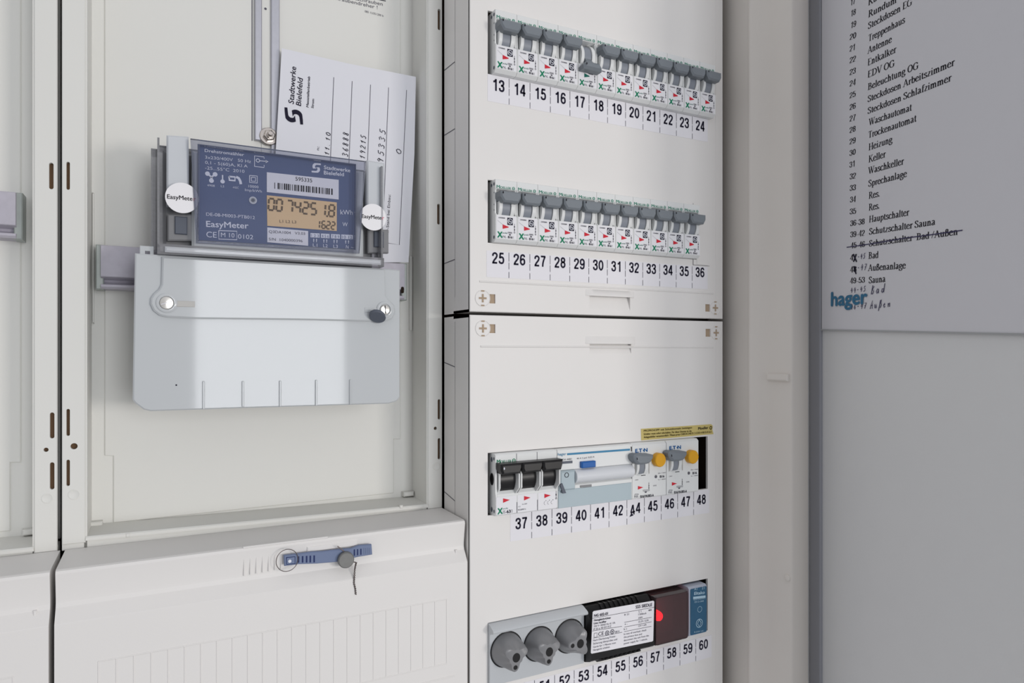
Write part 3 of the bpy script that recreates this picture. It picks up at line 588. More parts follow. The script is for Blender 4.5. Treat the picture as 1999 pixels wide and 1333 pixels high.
# ------------------------------------------------------------------ electricity meter
K = .31015
def m1(x, y): return (240 + x * K, 220 + y * K)
K2 = 720 / 1999
def m2(x, y): return (150 + x * K2, 440 + y * K2)
MF, MH, MT, ML = FR(.0235), FR(.0125), FR(.020), FR(.0175)     # face plate, hood front, terminal cover, its raised lid
hx0, hx1 = MH.at(307, 480)[0], MH.at(752.5, 480)[0]
hz1 = zof(MH, 310, 263); hz0 = zof(MH, 600, 512)
bx0, bx1 = MF.at(371, 300)[0], MF.at(714, 320)[0]
met = thing('electricity_meter', ((hx0 + hx1) / 2, .064, zof(MT, 500, 800)), 'grey electronic electricity meter with blue face and clear hood hanging on the tray', 'electricity meter')
b = B(); b.box(FR(.0635), hx0 + .003, hx1 - .003, zof(MT, 500, 560), hz1 - .003, 0, .030, 'meter_dark', .002)
b.box(FR(.0635), bx0 + .001, bx1 - .001, hz0 + .004, hz1 - .0035, 0, .0385, 'meter_grey', .0015); b.build('body', met)
# blue face with print
b = B(); q = MF.pts([m1(470, 195), m1(1468, 322), m1(1466, 862), m1(468, 803)])
b.plate(MF, q, -.0012, 0, 'meter_blue', ch=.0003)
def MTx(t, x0, y0, x1, y1, hz, m='print_white', bold=0.): b.ptext(MF, t, *m1(x0, y0), *m1(x1, y1), hz * K, m, bold)
MTx('Drehstromzähler', 515, 247, 762, 274, 19, bold=.02); MTx('3x230/400V   50 Hz', 517, 289, 806, 317, 19); MTx('0,1 - 5(60)A, Kl A', 517, 322, 785, 346, 19); MTx('-25...55°C  2010', 517, 356, 765, 379, 19)
def pl_(pts, wd=.0005, m='print_white'): b.line(MF, MF.pts([m1(*p) for p in pts]), wd, .0002, m)
pl_([(888, 290), (888, 279), (828, 272), (828, 338), (888, 345), (888, 330)]); pl_([(862, 303), (905, 307)]); b.poly(MF, MF.pts([m1(898, 298), m1(916, 308), m1(898, 317)]), .0002, 'print_white')
def cz(x, y, r0, r1): a, z = MF.at(*m1(x, y)); b.ring(MF, a, z, r0, r1, .00022, 'print_white', 18)
cz(849, 301, .0008, .0013)
for p in ((532, 384), (580, 388), (557, 428)): cz(*p, .0, .0014)
pl_([(532, 384), (557, 405), (580, 388)], .0012); pl_([(557, 405), (557, 428)], .0014); cz(627, 433, 0, .0013); pl_([(627, 392), (627, 433)], .0008)
pl_([(668, 402), (705, 405), (705, 428), (670, 425), (668, 402)], .0011); pl_([(712, 404), (728, 412), (738, 430), (742, 450)], .0016)
pl_([(797, 395), (845, 399), (845, 443), (797, 439), (797, 394)]); pl_([(808, 406), (834, 408), (834, 432), (808, 430), (808, 405)])
MTx('4908', 530, 463, 578, 467, 13); MTx('L2', 616, 468, 637, 470, 13); MTx('-A.B.C', 690, 475, 728, 479, 13); MTx('10000', 790, 470, 853, 476, 16); MTx('Imp/kWh', 768, 493, 874, 503, 16)
MTx('DE-08-MI003-PTB012', 524, 648, 830, 670, 20); MTx('EasyMeter', 525, 718, 790, 729, 37, bold=.014); MTx('CE', 525, 783, 590, 787, 36); MTx('M 10', 617, 782, 702, 786, 28); MTx('0102', 724, 792, 820, 797, 28)
pl_([(603, 742), (717, 746), (717, 800), (603, 795), (603, 741)])
MTx('Stadtwerke', 1265, 355, 1430, 375, 23, bold=.02); MTx('Bielefeld', 1265, 388, 1390, 400, 23, bold=.02)
a, z = MF.at(*m1(1216, 348)); swirl(b, MF, a, z, .0066, 'print_white')
MTx('kWh', 1369, 640, 1446, 643, 30); MTx('W', 1382, 714, 1414, 716, 25)
for x0, x1, t in ((1180, 1238, '1 2 3'), (1246, 1300, '4 5 6'), (1309, 1366, '7 8 9'), (1374, 1447, '10 12')):
    yy = 757 + (x0 - 1180) * .05
    b.poly(MF, MF.pts([m1(x0, yy), m1(x1, yy + 3), m1(x1, yy + 30), m1(x0, yy + 27)]), .00015, 'print_white')
    b.ptext(MF, t, *m1(x0 + 5, yy + 24), *m1(x1 - 5, yy + 27), 18 * K, 'meter_blue', c=.0003)
    xm = (x0 + x1) / 2
    for dx in (-9, 9): pl_([(xm + dx, yy + 36), (xm + dx, yy + 58)], .0004); b.poly(MF, MF.pts([m1(xm + dx - 5, yy + 46), m1(xm + dx, yy + 38), m1(xm + dx + 5, yy + 46)]), .0003, 'print_white')
for t, x, y in (('L1', 1195, 842), ('L2', 1260, 846), ('L3', 1324, 850), ('N', 1403, 853), ('~', 1434, 855)): MTx(t, x, y, x + (28 if len(t) > 1 else 16), y + 2, 20)
face = b.build('face_plate', met)
b = B(); a, z = MF.at(*m1(818, 552)); b.lathe(MF, a, z, [(.0024, 0), (.0024, .0006), (.0017, .0008), (.0012, .0003)], 'meter_lug', 20); b.poly(MF, circ(a, z, .0011, 14), .0009, 'seal_dark'); b.build('pulse_lamp', face)
b = B(); b.plate(MF, MF.pts([m1(905, 375), m1(1357, 423), m1(1357, 547), m1(905, 500)]), .0001, .0004, 'label_white')
b.ptext(MF, '595335', *m1(1085, 428), *m1(1190, 440), 24 * K, 'ink_black', c=.0006)
bars = [3, 2, 3, 3, 9, 3, 9, 4, 5, 9, 9, 3, 3, 5, 9, 9, 3, 9, 9, 3, 3, 9, 4, 9, 9, 3, 3, 9, 9, 5, 3, 3, 9, 9, 3, 3, 9, 4, 3]
random.seed(4); xx = 953
while xx < 1312:
    wv = random.choice((4, 4, 9, 9)); gap = random.choice((4, 5, 9, 16 if random.random() < .35 else 6)); s_ = (xx - 953) * .107
    b.poly(MF, MF.pts([m1(xx, 440 + s_), m1(xx + wv, 441 + s_), m1(xx + wv, 480 + s_), m1(xx, 479 + s_)]), .0006, 'ink_black'); xx += wv + gap
b.build('barcode_sticker', face)
b = B(); b.plate(MF, MF.pts([m1(905, 520), m1(1345, 565), m1(1345, 745), m1(908, 712)]), .0001, .0004, 'display')
def s7(t, x0, y0, x1, y1, hz, wz, th):
    n = len(t); h = hz * K * MF.depth(*m1(x0, y0)) / FPX; wd = wz * K * MF.depth(*m1(x0, y0)) / FPX
    for i, ch in enumerate(t):
        a, z = MF.at(*m1(x0 + (x1 - x0) * i / max(1, n - 1), y0 + (y1 - y0) * i / max(1, n - 1))); seven(b, MF, ch, a, z, wd, h, th, 'segment', .0006)
for ch, x in zip('00742518', (914, 964, 1030, 1080, 1130, 1180, 1240, 1294)): s7(ch, x, 612 + (x - 914) * .105, x, 612 + (x - 914) * .105, 72, 33 if ch != '1' else 30, .0012)
a, z = MF.at(*m1(1284, 652)); b.poly(MF, circ(a, z, .0007, 10), .0006, 'segment')
s7('1', 1214, 725, 1214, 725, 46, 21, .0009); s7('622', 1250, 728, 1310, 733, 46, 21, .0009); b.ptext(MF, 'L1 L2 L3', *m1(985, 692), *m1(1090, 698), 18 * K, 'segment', c=.0006)
tag(b.build('display', face), 'amber lcd display reading 0074251.8')
b = B(); b.plate(MF, MF.pts([m1(908, 722), m1(1165, 745), m1(1165, 838), m1(908, 815)]), .0001, .0004, 'label_white')
b.ptext(MF, 'Q3DA1004   V3.03', *m1(918, 757), *m1(1146, 770), 17 * K, 'ink_soft', c=.0006); b.ptext(MF, 'S/N  1040000396', *m1(918, 804), *m1(1130, 816), 17 * K, 'ink_soft', c=.0006); b.build('type_sticker', face)
# clear window frame around the face
b = B(); out = MH.pts([m1(425, 158), m1(1532, 302), m1(1492, 884), m1(462, 818)]); inn = MF.pts([m1(488, 210), m1(1463, 333), m1(1458, 852), m1(484, 798)])
W0 = FR(.0165); no = W0.pts([m1(425, 158), m1(1532, 302), m1(1492, 884), m1(462, 818)]); ni = W0.pts([m1(486, 200), m1(1466, 326), m1(1462, 858), m1(482, 800)])
b.plate(W0, no, -.004, 0, 'frame_clear', [ni], ch=.0012, hch=.0012); b.plate(W0, ni, -.0024, -.0014, 'window_clear', back=False); b.build('window', met)
# hood: clear shell with side wings and lower rim
b = B(); hp = MH.pts([(305, 300), (312, 264), (371, 268), (372, 300), (372, 470), (384, 476), (702, 496), (716, 470), (716, 300), (752, 318), (753, 524), (590, 512), (307, 489)])
HB = FR(.0185)
b.box(HB, hx0, bx0, hz0 + .0065, hz1, -.018, -.0168, 'hood_clear', .0005); b.box(HB, bx1, hx1, hz0 + .0065, hz1 - .002, -.018, -.0168, 'hood_clear', .0005)
b.box(HB, hx0, hx0 + .0012, hz0 + .0065, hz1, -.0168, 0, 'hood_clear'); b.box(HB, hx1 - .0012, hx1, hz0 + .0065, hz1, -.0168, 0, 'hood_clear')
b.box(HB, hx0, hx1, hz1 - .0012, hz1, -.030, -.0168, 'hood_clear')
b.box(HB, hx0, hx1, hz0 + .0005, hz0 + .0065, -.012, .0042, 'hood_clear', .0015)
b.box(HB, hx0 - .0035, hx0, hz0 + .004, hz1 - .002, -.040, -.018, 'hood_clear', .001); hood = b.build('hood', met)
b = B(); b.box(HB, hx0 + .004, hx1 - .003, hz0 + .0012, hz0 + .0046, .0045, .0066, 'lip_clear', .001); b.build('hood_lip', hood)
b = B(); b.box(HB, bx0 + .012, bx1 - .035, hz1 - .0035, hz1 + .0001, -.02, -.008, 'meter_lug', .001); b.build('top_rib', met)
# side lugs, recesses and round stickers
for q in ([(325, 263), (368.5, 266), (368.5, 470), (325, 470)], [(716.5, 312), (751, 318), (752, 480), (716.5, 480)]):
    b = B(); b.plate(FR(.0225), FR(.0225).pts([q[0], q[1], (q[1][0], 400 if q[0][0] < 400 else 440), (q[0][0], 400 if q[0][0] < 400 else 440)]), -.008, 0, 'meter_lug', ch=.001); b.build('side_lug', met)
    b = B(); fr = FR(.0265); P = fr.pts([(q[0][0] + 2, 418 if q[0][0] < 400 else 448), (q[1][0] + 8, 418 if q[0][0] < 400 else 448), (q[1][0] + 8, 470 if q[0][0] < 400 else 494), (q[0][0] + 2, 470 if q[0][0] < 400 else 494)])
    b.plate(fr, P, -.004, 0, 'meter_dark', ch=.0008); b.box(fr, P[0][0] + .004, P[0][0] + .011, P[0][1] - .012, P[0][1] - .001, 0, .0015, 'seal_dark', .0005); b.build('lug_recess', met)
for u, v, r in ((355.4, 386.5, .0093), (728.5, 424, .0092)):
    fr = FR(.0190); a, z = fr.at(u, v); b = B()
    b.plate(fr, circ(a, z, r, 36), .0, .0004, 'sticker_white'); b.text(fr, 'EasyMete', a - r * .88, z - .0012, .0026, 'ink_black', w=r * 1.50, bold=.01, c=.0006); b.text(fr, 'r', a + r * .68, z - .0012, .0026, 'pink_print', w=r * .15, c=.0006, bold=.01)
    b.build('seal_sticker', hood)
# terminal cover
tc = B(); z26_, z25 = 0, 0
ot = [m2(315, 150), m2(690, 175), m2(1690, 235), m2(1752, 242), m2(1752, 930), m2(1735, 952), m2(1690, 966), m2(1300, 978), m2(900, 990), m2(400, 1007), m2(362, 998), m2(318, 965), m2(302, 945)]
ot = MT.pts(ot); tc.plate(MT, ot, -.034, 0, 'meter_grey', ch=.0008)
a0, z0_ = MT.at(*m2(340, 105)); a1, z1_ = MT.at(*m2(417, 160))
tc.plate(FR(.026), rect(a0, z1_ - .003, a1, z0_), 0, .003, 'meter_grey', [rect(a0 + .0028, z1_ - .001, a1 - .002, z0_ - .003)], ch=.0004)
for x, y0, y1 in ((687, 843, 1004), (900, 842, 992), (1102, 840, 990), (1297, 836, 984), (1482, 834, 978)):
    a0, z0_ = MT.at(*m2(x, y1)); _, z1_ = MT.at(*m2(x, y0)); tc.plate(MT, rrect(a0 - .0007, z0_ + .001, a0 + .0007, z1_, .0006), -.001, .0011, 'meter_grey', ch=.0004)
a, z = MT.at(*m2(539, 865)); tc.poly(MT, circ(a, z, .0005, 8), .0002, 'ink')
term = tc.build('terminal_cover', met)
ld = [m2(462, 168), m2(1672, 235), m2(1676, 378), m2(1690, 400), m2(1722, 430), m2(1728, 470), m2(1712, 505), m2(1670, 522), m2(1200, 512), m2(660, 506), m2(490, 497), m2(450, 488), m2(415, 462), m2(398, 425), m2(400, 395), m2(418, 368), m2(445, 345), m2(458, 318)]
b = B(); b.plate(ML, ML.pts(ld), -.0028, 0, 'meter_grey', ch=.0010)
for x, y, r in ((487, 420, 52), (1668, 457, 45)):
    a, z = ML.at(*m2(x, y)); R = r * K2 * ML.depth(*m2(x, y)) / FPX; b.lathe(ML, a, z, [(R, -.0005), (R, .0006), (R * .9, .001), (R * .72, .001), (R * .7, -.0006)], 'meter_grey', 28)
a0, z0_ = ML.at(*m2(532, 440)); a1, z1_ = ML.at(*m2(640, 411)); b.plate(ML, rect(a0, z0_, a1, z1_), -.0003, .00035, 'breaker_side', ch=.0002)
a0, z0_ = ML.at(*m2(1560, 470)); a1, z1_ = ML.at(*m2(1628, 446)); b.plate(ML, rect(a0, z0_, a1, z1_), -.0003, .0003, 'meter_grey', ch=.0002)
b.build('terminal_lid', term, smooth=40)
for x, y, r, an in ((487, 420, 34, 20), (1668, 457, 26, 95)):
    a, z = ML.at(*m2(x, y)); R = r * K2 * ML.depth(*m2(x, y)) / FPX; b = B(); b.lathe(ML, a, z, [(R, -.0004), (R, .0011), (R * .9, .0016), (R * .4, .0019), (.0002, .002)], 'screw_metal', 28)
    t = math.radians(an); b.line(ML, [(a - R * .85 * math.cos(t), z - R * .85 * math.sin(t)), (a + R * .85 * math.cos(t), z + R * .85 * math.sin(t))], .0005 if r < 30 else .0003, .00215, 'ink_black' if r < 30 else 'zinc')
    b.build('cover_screw', term)
sc = FR(.0135); a, z = sc.at(*m2(1629, 492)); t = math.radians(-14)
T2 = Frame(sc.p(a, z, 0), (math.cos(t), 0, math.sin(t)), (0, -.78, .62), (0, -.62, -.78))
b = B(); b.lathe(T2, 0, 0, [(.0052, -.0012), (.0058, -.0007), (.0058, .0007), (.0052, .0012)], 'seal_dark', 26); b.build('lead_seal', term)
b = B(); b.tube([sc.p(a, z + .0015, .001), sc.p(a - .0012, z + .003, 0), sc.p(a - .0012, z + .0045, -.003)], .0004, 'ink_black'); b.build('seal_wire', term)

# ------------------------------------------------------------------ lower covers under the trays
lc = thing('lower_cover', (.07, .0, BOT), 'ivory plastic cover with fine vertical ribs below the meter tray', 'cover')
Zt = Z0 - .1207
prof = [(-.0500, BOT), (0, BOT), (0, Z0 - .1494), (-.0003, Z0 - .1488), (-.0056, Z0 - .1418), (-.0062, Z0 - .1392), (-.0062, Z0 - .1370), (-.0042, Zt - .0022), (-.0048, Zt - .0006), (-.0064, Zt), (-.0500, Zt - .0002)]
b = B(); LX0, LX1 = -.0502, .1950
b.prism(P0, prof, LX0, LX1, 'cover_plastic')
a1, zt = P0.at(872, 1169); _, zb = P0.at(872, 1294.6); a0 = a1 - .0087 * 24
for k in range(25): b.box(P0, a1 - .0087 * k - .0004, a1 - .0087 * k + .0004, zb, zt, -.0002, .00035, 'cover_plastic', .0002)
b.box(P0, a0, a1, zt - .0004, zt + .0004, -.0002, .00035, 'cover_plastic', .0002); b.box(P0, a0, a1, zb - .0004, zb + .0004, -.0002, .00035, 'cover_plastic', .0002)
zl = zof(P0, 880, 1320); b.box(P0, a0 - .004, a1 + .006, zl - .0005, zl + .0004, -.0002, .0004, 'cover_plastic', .0002)
UPF = FR(.0052)
for k in range(7):
    a, z = UPF.at(477 + 12 * k, 1075 - 2 * k); b.box(UPF, a - .0004, a + .0004, z - .0155, z - .001, -.002, .0004, 'cover_plastic', .0002)
a, z = UPF.at(560, 1058); b.box(UPF, UPF.at(474, 1)[0], UPF.at(640, 1)[0], z - .0006, z + .0006, -.001, .0010, 'cover_plastic', .0004)
a, z = UPF.at(890, 1078); b.box(UPF, a - .0008, a + .0008, z - .002, z + .002, -.001, .0012, 'cover_plastic', .0004)
b.build('panel', lc, smooth=10)
b = B(); a0, z0_ = UPF.at(598, 1082); a1, z1_ = UPF.at(698, 1056); b.box(UPF, a0, a1, z1_ - .0030, z1_ + .0010, -.002, .0014, 'cover_plastic', .0008); b.build('latch_rib', lc)
lc2 = copy_tree(lc); lc2.location.x -= .2478; lc2['label'] = 'ivory plastic cover in the bottom left corner of the picture, left of the dark gap'

# blue locking strap with wire and lead seal
ST = FR(.0015)
st = thing('locking_strap', ST.p(*ST.at(640, 1085)), 'blue ribbed plastic strap with a grey wire seal on the lower cover', 'strap')
KS = .15008
def k1(x, y): return (460 + x * KS, 1040 + y * KS)
b = B(); b.plate(ST, ST.pts([k1(624, 290), k1(800, 270), k1(1000, 243), k1(1130, 238), k1(1320, 215), k1(1500, 200), k1(1600, 160), k1(1765, 147), k1(1775, 280), k1(1600, 308), k1(1320, 375), k1(1050, 398), k1(820, 405), k1(632, 430)]), -.0012, .0008, 'strap_blue', ch=.0005)
for x in (815, 868, 920, 968, 1018): 
    b.plate(ST, ST.pts([k1(x - 10, 302 - (x - 815) * .06), k1(x + 10, 300 - (x - 815) * .06), k1(x + 10, 382 - (x - 815) * .02), k1(x - 10, 384 - (x - 815) * .02)]), .0007, .0009, 'strap_dark')
for x in (1540, 1582, 1625): b.plate(ST, ST.pts([k1(x - 8, 212 - (x - 1540) * .1), k1(x + 8, 210 - (x - 1540) * .1), k1(x + 8, 292 - (x - 1540) * .15), k1(x - 8, 294 - (x - 1540) * .15)]), .0007, .0009, 'strap_dark')
for x in range(1665, 1740, 24): b.plate(ST, ST.pts([k1(x - 4, 195), k1(x + 4, 194), k1(x + 4, 270), k1(x - 4, 272)]), .0007, .00105, 'strap_blue')
a, z = ST.at(*k1(700, 362)); b.lathe(ST, a, z, [(.0011, .0006), (.0010, .0014), (.0004, .0015)], 'print_white', 14); b.line(ST, ST.pts([k1(658, 315), k1(770, 305), k1(770, 395), k1(660, 405), k1(658, 315)]), .0005, .0009, 'strap_dark')
body = b.build('strap_body', st, smooth=30)
b = B(); a, z = ST.at(*k1(665, 350)); b.tube([ST.p(a + .0066 * math.cos(t * math.pi / 18), z + .0069 * math.sin(t * math.pi / 18), .0013) for t in range(36)], .00025, 'wire_grey', 6, closed=True); b.build('wire_ring', body)
b = B(); a, z = ST.at(*k1(1420, 335)); b.lathe(ST, a, z, [(.0044, .0008), (.0052, .0014), (.0052, .0038), (.0046, .0044), (.0001, .0044)], 'lead_grey', 28); seal = b.build('lead_seal', st)
b = B(); path = [ST.p(*ST.at(*k1(x, y)), .0018) for x, y in ((1515, 365), (1560, 375), (1550, 415), (1540, 470), (1535, 560), (1530, 640), (1548, 720), (1555, 800))]
for s_ in (0, math.pi):
    pp = []
    for i in range(len(path) - 1):
        for k in range(10):
            q = path[i].lerp(path[i + 1], k / 10); ph = (i * 10 + k) * .9 + s_; pp.append(q + Vector((math.cos(ph) * .00042, math.sin(ph) * .00042, 0)))
    b.tube(pp, .00026, 'wire_grey', 5)
b.tube([ST.p(*ST.at(*k1(x, y)), .0016) for x, y in ((1400, 230), (1350, 190), (1318, 168))], .0004, 'wire_grey', 5)
b.build('twisted_wire', seal)
# ------------------------------------------------------------------ breaker covers
CX0, CX1 = .1968, .4384
OX0, OX1 = .2110, .4207
ROWZ = {1: (.1999, .2457), 2: (.0784, .1237), 3: (-.1183, -.0731), 4: (-.2404, -.1956)}
def fastener(parent, u, v, r, su0, sv0, su1, sv1):
    a, z = P0.at(u, v); b = B()
    b.lathe(P0, a, z, [(r, -.0002), (r, .0003), (r - .0003, .0005), (r - .0006, .0002), (r - .0010, .0002), (.0001, .0003)], 'cover_plastic', 30)
    for dx, dz, cc in ((.0030, .0007, .0005), (.0007, .0030, .00056)): b.poly(P0, rect(a - dx, z - dz, a + dx, z + dz), cc, 'tan_slot')
    for s in (-1, 1): b.poly(P0, rect(a - .0013, z + s * (r - .0008) - .0005, a + .0013, z + s * (r - .0008) + .0005), .0005, 'tan_slot')
    b.build('turn_fastener', parent)
    a0, z0 = P0.at(su0, sv1); a1, z1 = P0.at(su1, sv0)
    b = B(); b.plate(P0, rect(a0 - .0003, z0 - .0003, a1 + .0003, z1 + .0003), -.006, -.0012, 'tan_slot'); b.build('slot_floor', parent)
def cover(name, label, z0, z1, rows, slots, ridge, grooves, grip):
    root = thing(name, ((CX0 + CX1) / 2, 0, Z0 + z0), label, 'cover'); b = B()
    holes = []
    for k in rows:
        lo, hi = ROWZ[k]; holes.append(rect(OX0, Z0 + lo, OX1 if k != 2 else .4080, Z0 + hi))
    for su0, sv0, su1, sv1 in slots:
        a0, q0 = P0.at(su0, sv1); a1, q1 = P0.at(su1, sv0); holes.append(rect(a0, q0, a1, q1))
    ga0, gq = P0.at(grip[0] + 8, grip[3]); ga1, _ = P0.at(grip[2] - 8, grip[3]); _, gs = P0.at(grip[0], grip[4])
    holes.append(rect(ga0, gs, ga1, gq))                    # scooped hollow under the grip
    b.plate(P0, rect(CX0, Z0 + z0, CX1, Z0 + z1), -.0022, 0, 'cover_plastic', holes, ch=.0006)
    S = Frame((CX0, 0, 0), (0, -1, 0), (0, 0, 1), (-1, 0, 0))            # left skirt, outer face; a runs forward
    b.box(S, -.0485, -.0006, Z0 + z0, Z0 + z1, -.0018, 0, 'cover_plastic')
    b.box(S, -.030, -.0006, Z0 + z0, Z0 + z1, -(CX1 - CX0), -(CX1 - CX0) + .0018, 'cover_plastic')
    for zz in ([z0, z1 - .0018] if z1 < .3 else [z0]): b.box(P0, CX0, CX1, Z0 + zz, Z0 + zz + .0018, -.030, -.0006, 'cover_plastic')
    b.line(S, [(-.0270, Z0 + z0 + .012), (-.0270, Z0 + z1 - .004)], .0003, .00015, 'ink_soft')
    for g0, g1 in grooves: b.line(S, [(-.0480, Z0 + g0), (-.0272, Z0 + g1)], .0006, .0002, 'ink_soft')
    # shallow moulded step and the thin line near the right edge
    a0, q0 = P0.at(ridge[0], ridge[1]); a1, _ = P0.at(ridge[2], ridge[1]); hgt = .0022
    b.prism(P0, [(-.0002, q0 - hgt), (.0007, q0 - hgt * .6), (.0007, q0 - hgt * .5), (-.0002, q0)] if ridge[3] else [(-.0002, q0 - hgt), (.0009, q0 - hgt), (-.0002, q0)], a0, a1, 'cover_plastic')
    b.box(P0, .4296, .4300, Z0 + z0 + .012, Z0 + z1 - .006, -.0002, .0003, 'cover_plastic', .0001)
    b.build('panel', root, smooth=25)
    sc = B(); sc.prism(P0, [(-.0002, gs - .0004), (-.0002, gs), (-.0034, gq), (-.0034, gq + .001), (-.0050, gq + .001), (-.0050, gs - .0004)], ga0 - .0014, ga1 + .0014, 'cover_plastic')
    for x0, x1 in ((ga0 - .0014, ga0 - .0001), (ga1 + .0001, ga1 + .0014)): sc.box(P0, x0, x1, gs, gq, -.0050, -.0023, 'cover_plastic')
    sc.build('grip_hollow', root); gu0, gv0, gu1, gv1, up = grip
    a0, q1 = P0.at(gu0, gv0); a1, _ = P0.at(gu1, gv0); _, q0 = P0.at(gu0, gv1); b = B()
    pr = [(-.001, q1), (.0004, q1), (.0026, q0 + .0014), (.0030, q0 + .0006), (.0028, q0), (-.001, q0)]
    rings = []
    n = 14
    for k in range(n + 1):
        t = k / n; f = max(.05, min(1, math.sin(math.pi * t) * 3.2)); x = a0 + (a1 - a0) * t
        rings.append([P0.p(x, q, c * f if c > 0 else c) for c, q in pr])
    b.loft(rings, 'cover_plastic'); b.build('finger_grip', root, smooth=60)
    return root
SLU = [(955.5, 574.5, 967, 592), (1377, 594, 1386, 608)]
SLL = [(955.5, 633, 967, 650), (1377.5, 642, 1387, 657)]
cu = cover('breaker_cover', 'upper ivory breaker cover with the two top breaker rows, numbers 13 to 36', .0284, .45, (1, 2), SLU, (936, 546, 1392, True), [(.2175, .2162), (.1672, .1662), (.0680, .0687)], (1143, 564, 1238, 577, 603))
cl = cover('breaker_cover', 'lower ivory breaker cover with the switch and fuse rows, numbers 37 to 60', -.44, .0262, (3, 4), SLL, (938, 673, 1392, True), [(-.0085, -.0115), (-.1085, -.1115)], (1143, 656, 1240, 671, 690))
fastener(cu, 942, 582, .0060, *SLU[0]); fastener(cu, 1396, 601, .0060, *SLU[1]); fastener(cl, 942.5, 641, .0060, *SLL[0]); fastener(cl, 1397.5, 649.5, .0060, *SLL[1])
b = B(); b.plate(P0, rect(.4081, Z0 + .0742, .4207, Z0 + .1240), 0, .0004, 'cover_plastic', ch=.0002); b.line(P0, [(.4041, Z0 + .0735), (.4041, Z0 + .0790)], .0004, .0003, 'ink'); b.line(P0, [(.4041, Z0 + .1237), (.4041, Z0 + .1262)], .0003, .0003, 'ink_soft')
b.line(P0, [(.4041, Z0 + .0737), (.4225, Z0 + .0737)], .0003, .0003, 'ink_soft'); b.build('blanking_plate', cu)
# number strips
def strip(parent, nums, xc, zt, zb, zbase, cap, x0, x1):
    b = B(); b.plate(P0, rect(x0, Z0 + zb, x1, Z0 + zt), 0, .0002, 'strip_paper')
    for i, t in enumerate(nums):
        x = xc + .0175 * i
        if t == '44':                                   # a patched 4 stuck on a little askew
            stroke_text(b, P0, '4', x - .0026, Z0 + zbase - .0008, cap * .95, 'ink', w=.0048, align='c', ang=.14); stroke_text(b, P0, '4', x + .0025, Z0 + zbase, cap, 'ink', w=.0048, align='c')
            b.poly(P0, [(x - .0062, Z0 + zbase - .0022), (x - .0022, Z0 + zbase - .0014), (x - .0042, Z0 + zbase + .001)], .0004, 'ink')
        else: stroke_text(b, P0, t, x, Z0 + zbase, cap, 'ink', w=.0100, align='c', gap=.06)
        if i < len(nums) - 1:
            H = zt - zb
            for f0, f1 in ((.02, .36), (.40, .66), (.76, .99)): b.line(P0, [(x + .00875, Z0 + zt - H * f0), (x + .00875, Z0 + zt - H * f1)], .00032, .0004, 'ink')
    return tag(b.build('number_strip', parent), 'white number strip %s to %s' % (nums[0], nums[-1]))
strip(cu, [str(n) for n in range(13, 25)], .2194, .2000, .1805, .1888, .0086, .2108, .4205)
strip(cu, [str(n) for n in range(25, 37)], .2192, .0727, .0536, .0636, .0083, .2100, .4205)
strip(cl, ['37', '38', '39', '40', '41', '42', '44', '45', '46', '47', '48'], .2383, -.1188, -.1392, -.1310, .0084, .2292, .4222)
strip(cl, [str(n) for n in range(49, 61)], .2232, -.2450, -.2640, -.2556, .0083, .2130, .4250)
b = B(); tp = P0.pts([(1251, 837), (1388, 828), (1391, 831), (1390, 838), (1392.5, 847), (1251.7, 859.5)]); b.plate(P0, tp, 0, .0003, 'tape_yellow')
sx6 = .15753
def q6(x, y): return (1180 + x * sx6, 810 + y * sx6)
for t, x0, y0, x1, y1, m in (('PRÜFKNOPF mit Schutzkontakt betätigen', 483, 207, 1080, 165, 'ink_olive'), ('Schalter muss sofort abschalten. Für diese Dienste ist die', 483, 247, 1075, 207, 'ink_olive'), ('Anlagenfehler verantwortlich / Please press CHECKCHECK 2 COD-4 R0 D-9 A-2', 483, 286, 1320, 218, 'ink_olive')):
    b.ptext(P0, t, *q6(x0, y0), *q6(x1, y1), 3.6, m, bold=.02, c=.0005)
b.ptext(P0, 'Moeller', *q6(1158, 183), *q6(1282, 170), 5.2, 'ink_black', bold=.02, c=.0005); a, z = P0.at(*q6(1313, 158)); b.ring(P0, a, z, .0008, .0016, .0005, 'ink_olive', 14)
tag(b.build('tape_notice', cl), 'yellow tape with small print')

# ------------------------------------------------------------------ miniature circuit breakers
BODY_BASE = [(-.05, 0), (.0030, 0), (.0055, .0022), (.0055, .0194), (-.003, .0204), (-.003, .0368), (.0044, .0380), (.0050, .0386), (.0050, .0445), (.0045, .045), (-.05, .045)]
BODY_WALL = [(-.05, 0), (.0030, 0), (.0055, .0022), (.0055, .0190), (.0040, .0208), (.0040, .0370), (.0050, .0386), (.0050, .0445), (.0045, .045), (-.05, .045)]
def moeller(b, x, z, wd, m, h=.0017):
    b.text(LOC, 'M', x, z, h * 1.35, m, w=wd * .17, bold=.02, c=.0052); b.text(LOC, 'OELLER', x + wd * .185, z, h, m, w=wd * .58, bold=.01, c=.0052)
    b.ring(LOC, x + wd * .90, z + h * .6, h * .45, h * .7, .0052, m, 14); b.line(LOC, [(x + wd * .9 - h * .4, z + h * .6), (x + wd * .9 + h * .4, z + h * .6)], h * .2, .0052, m)
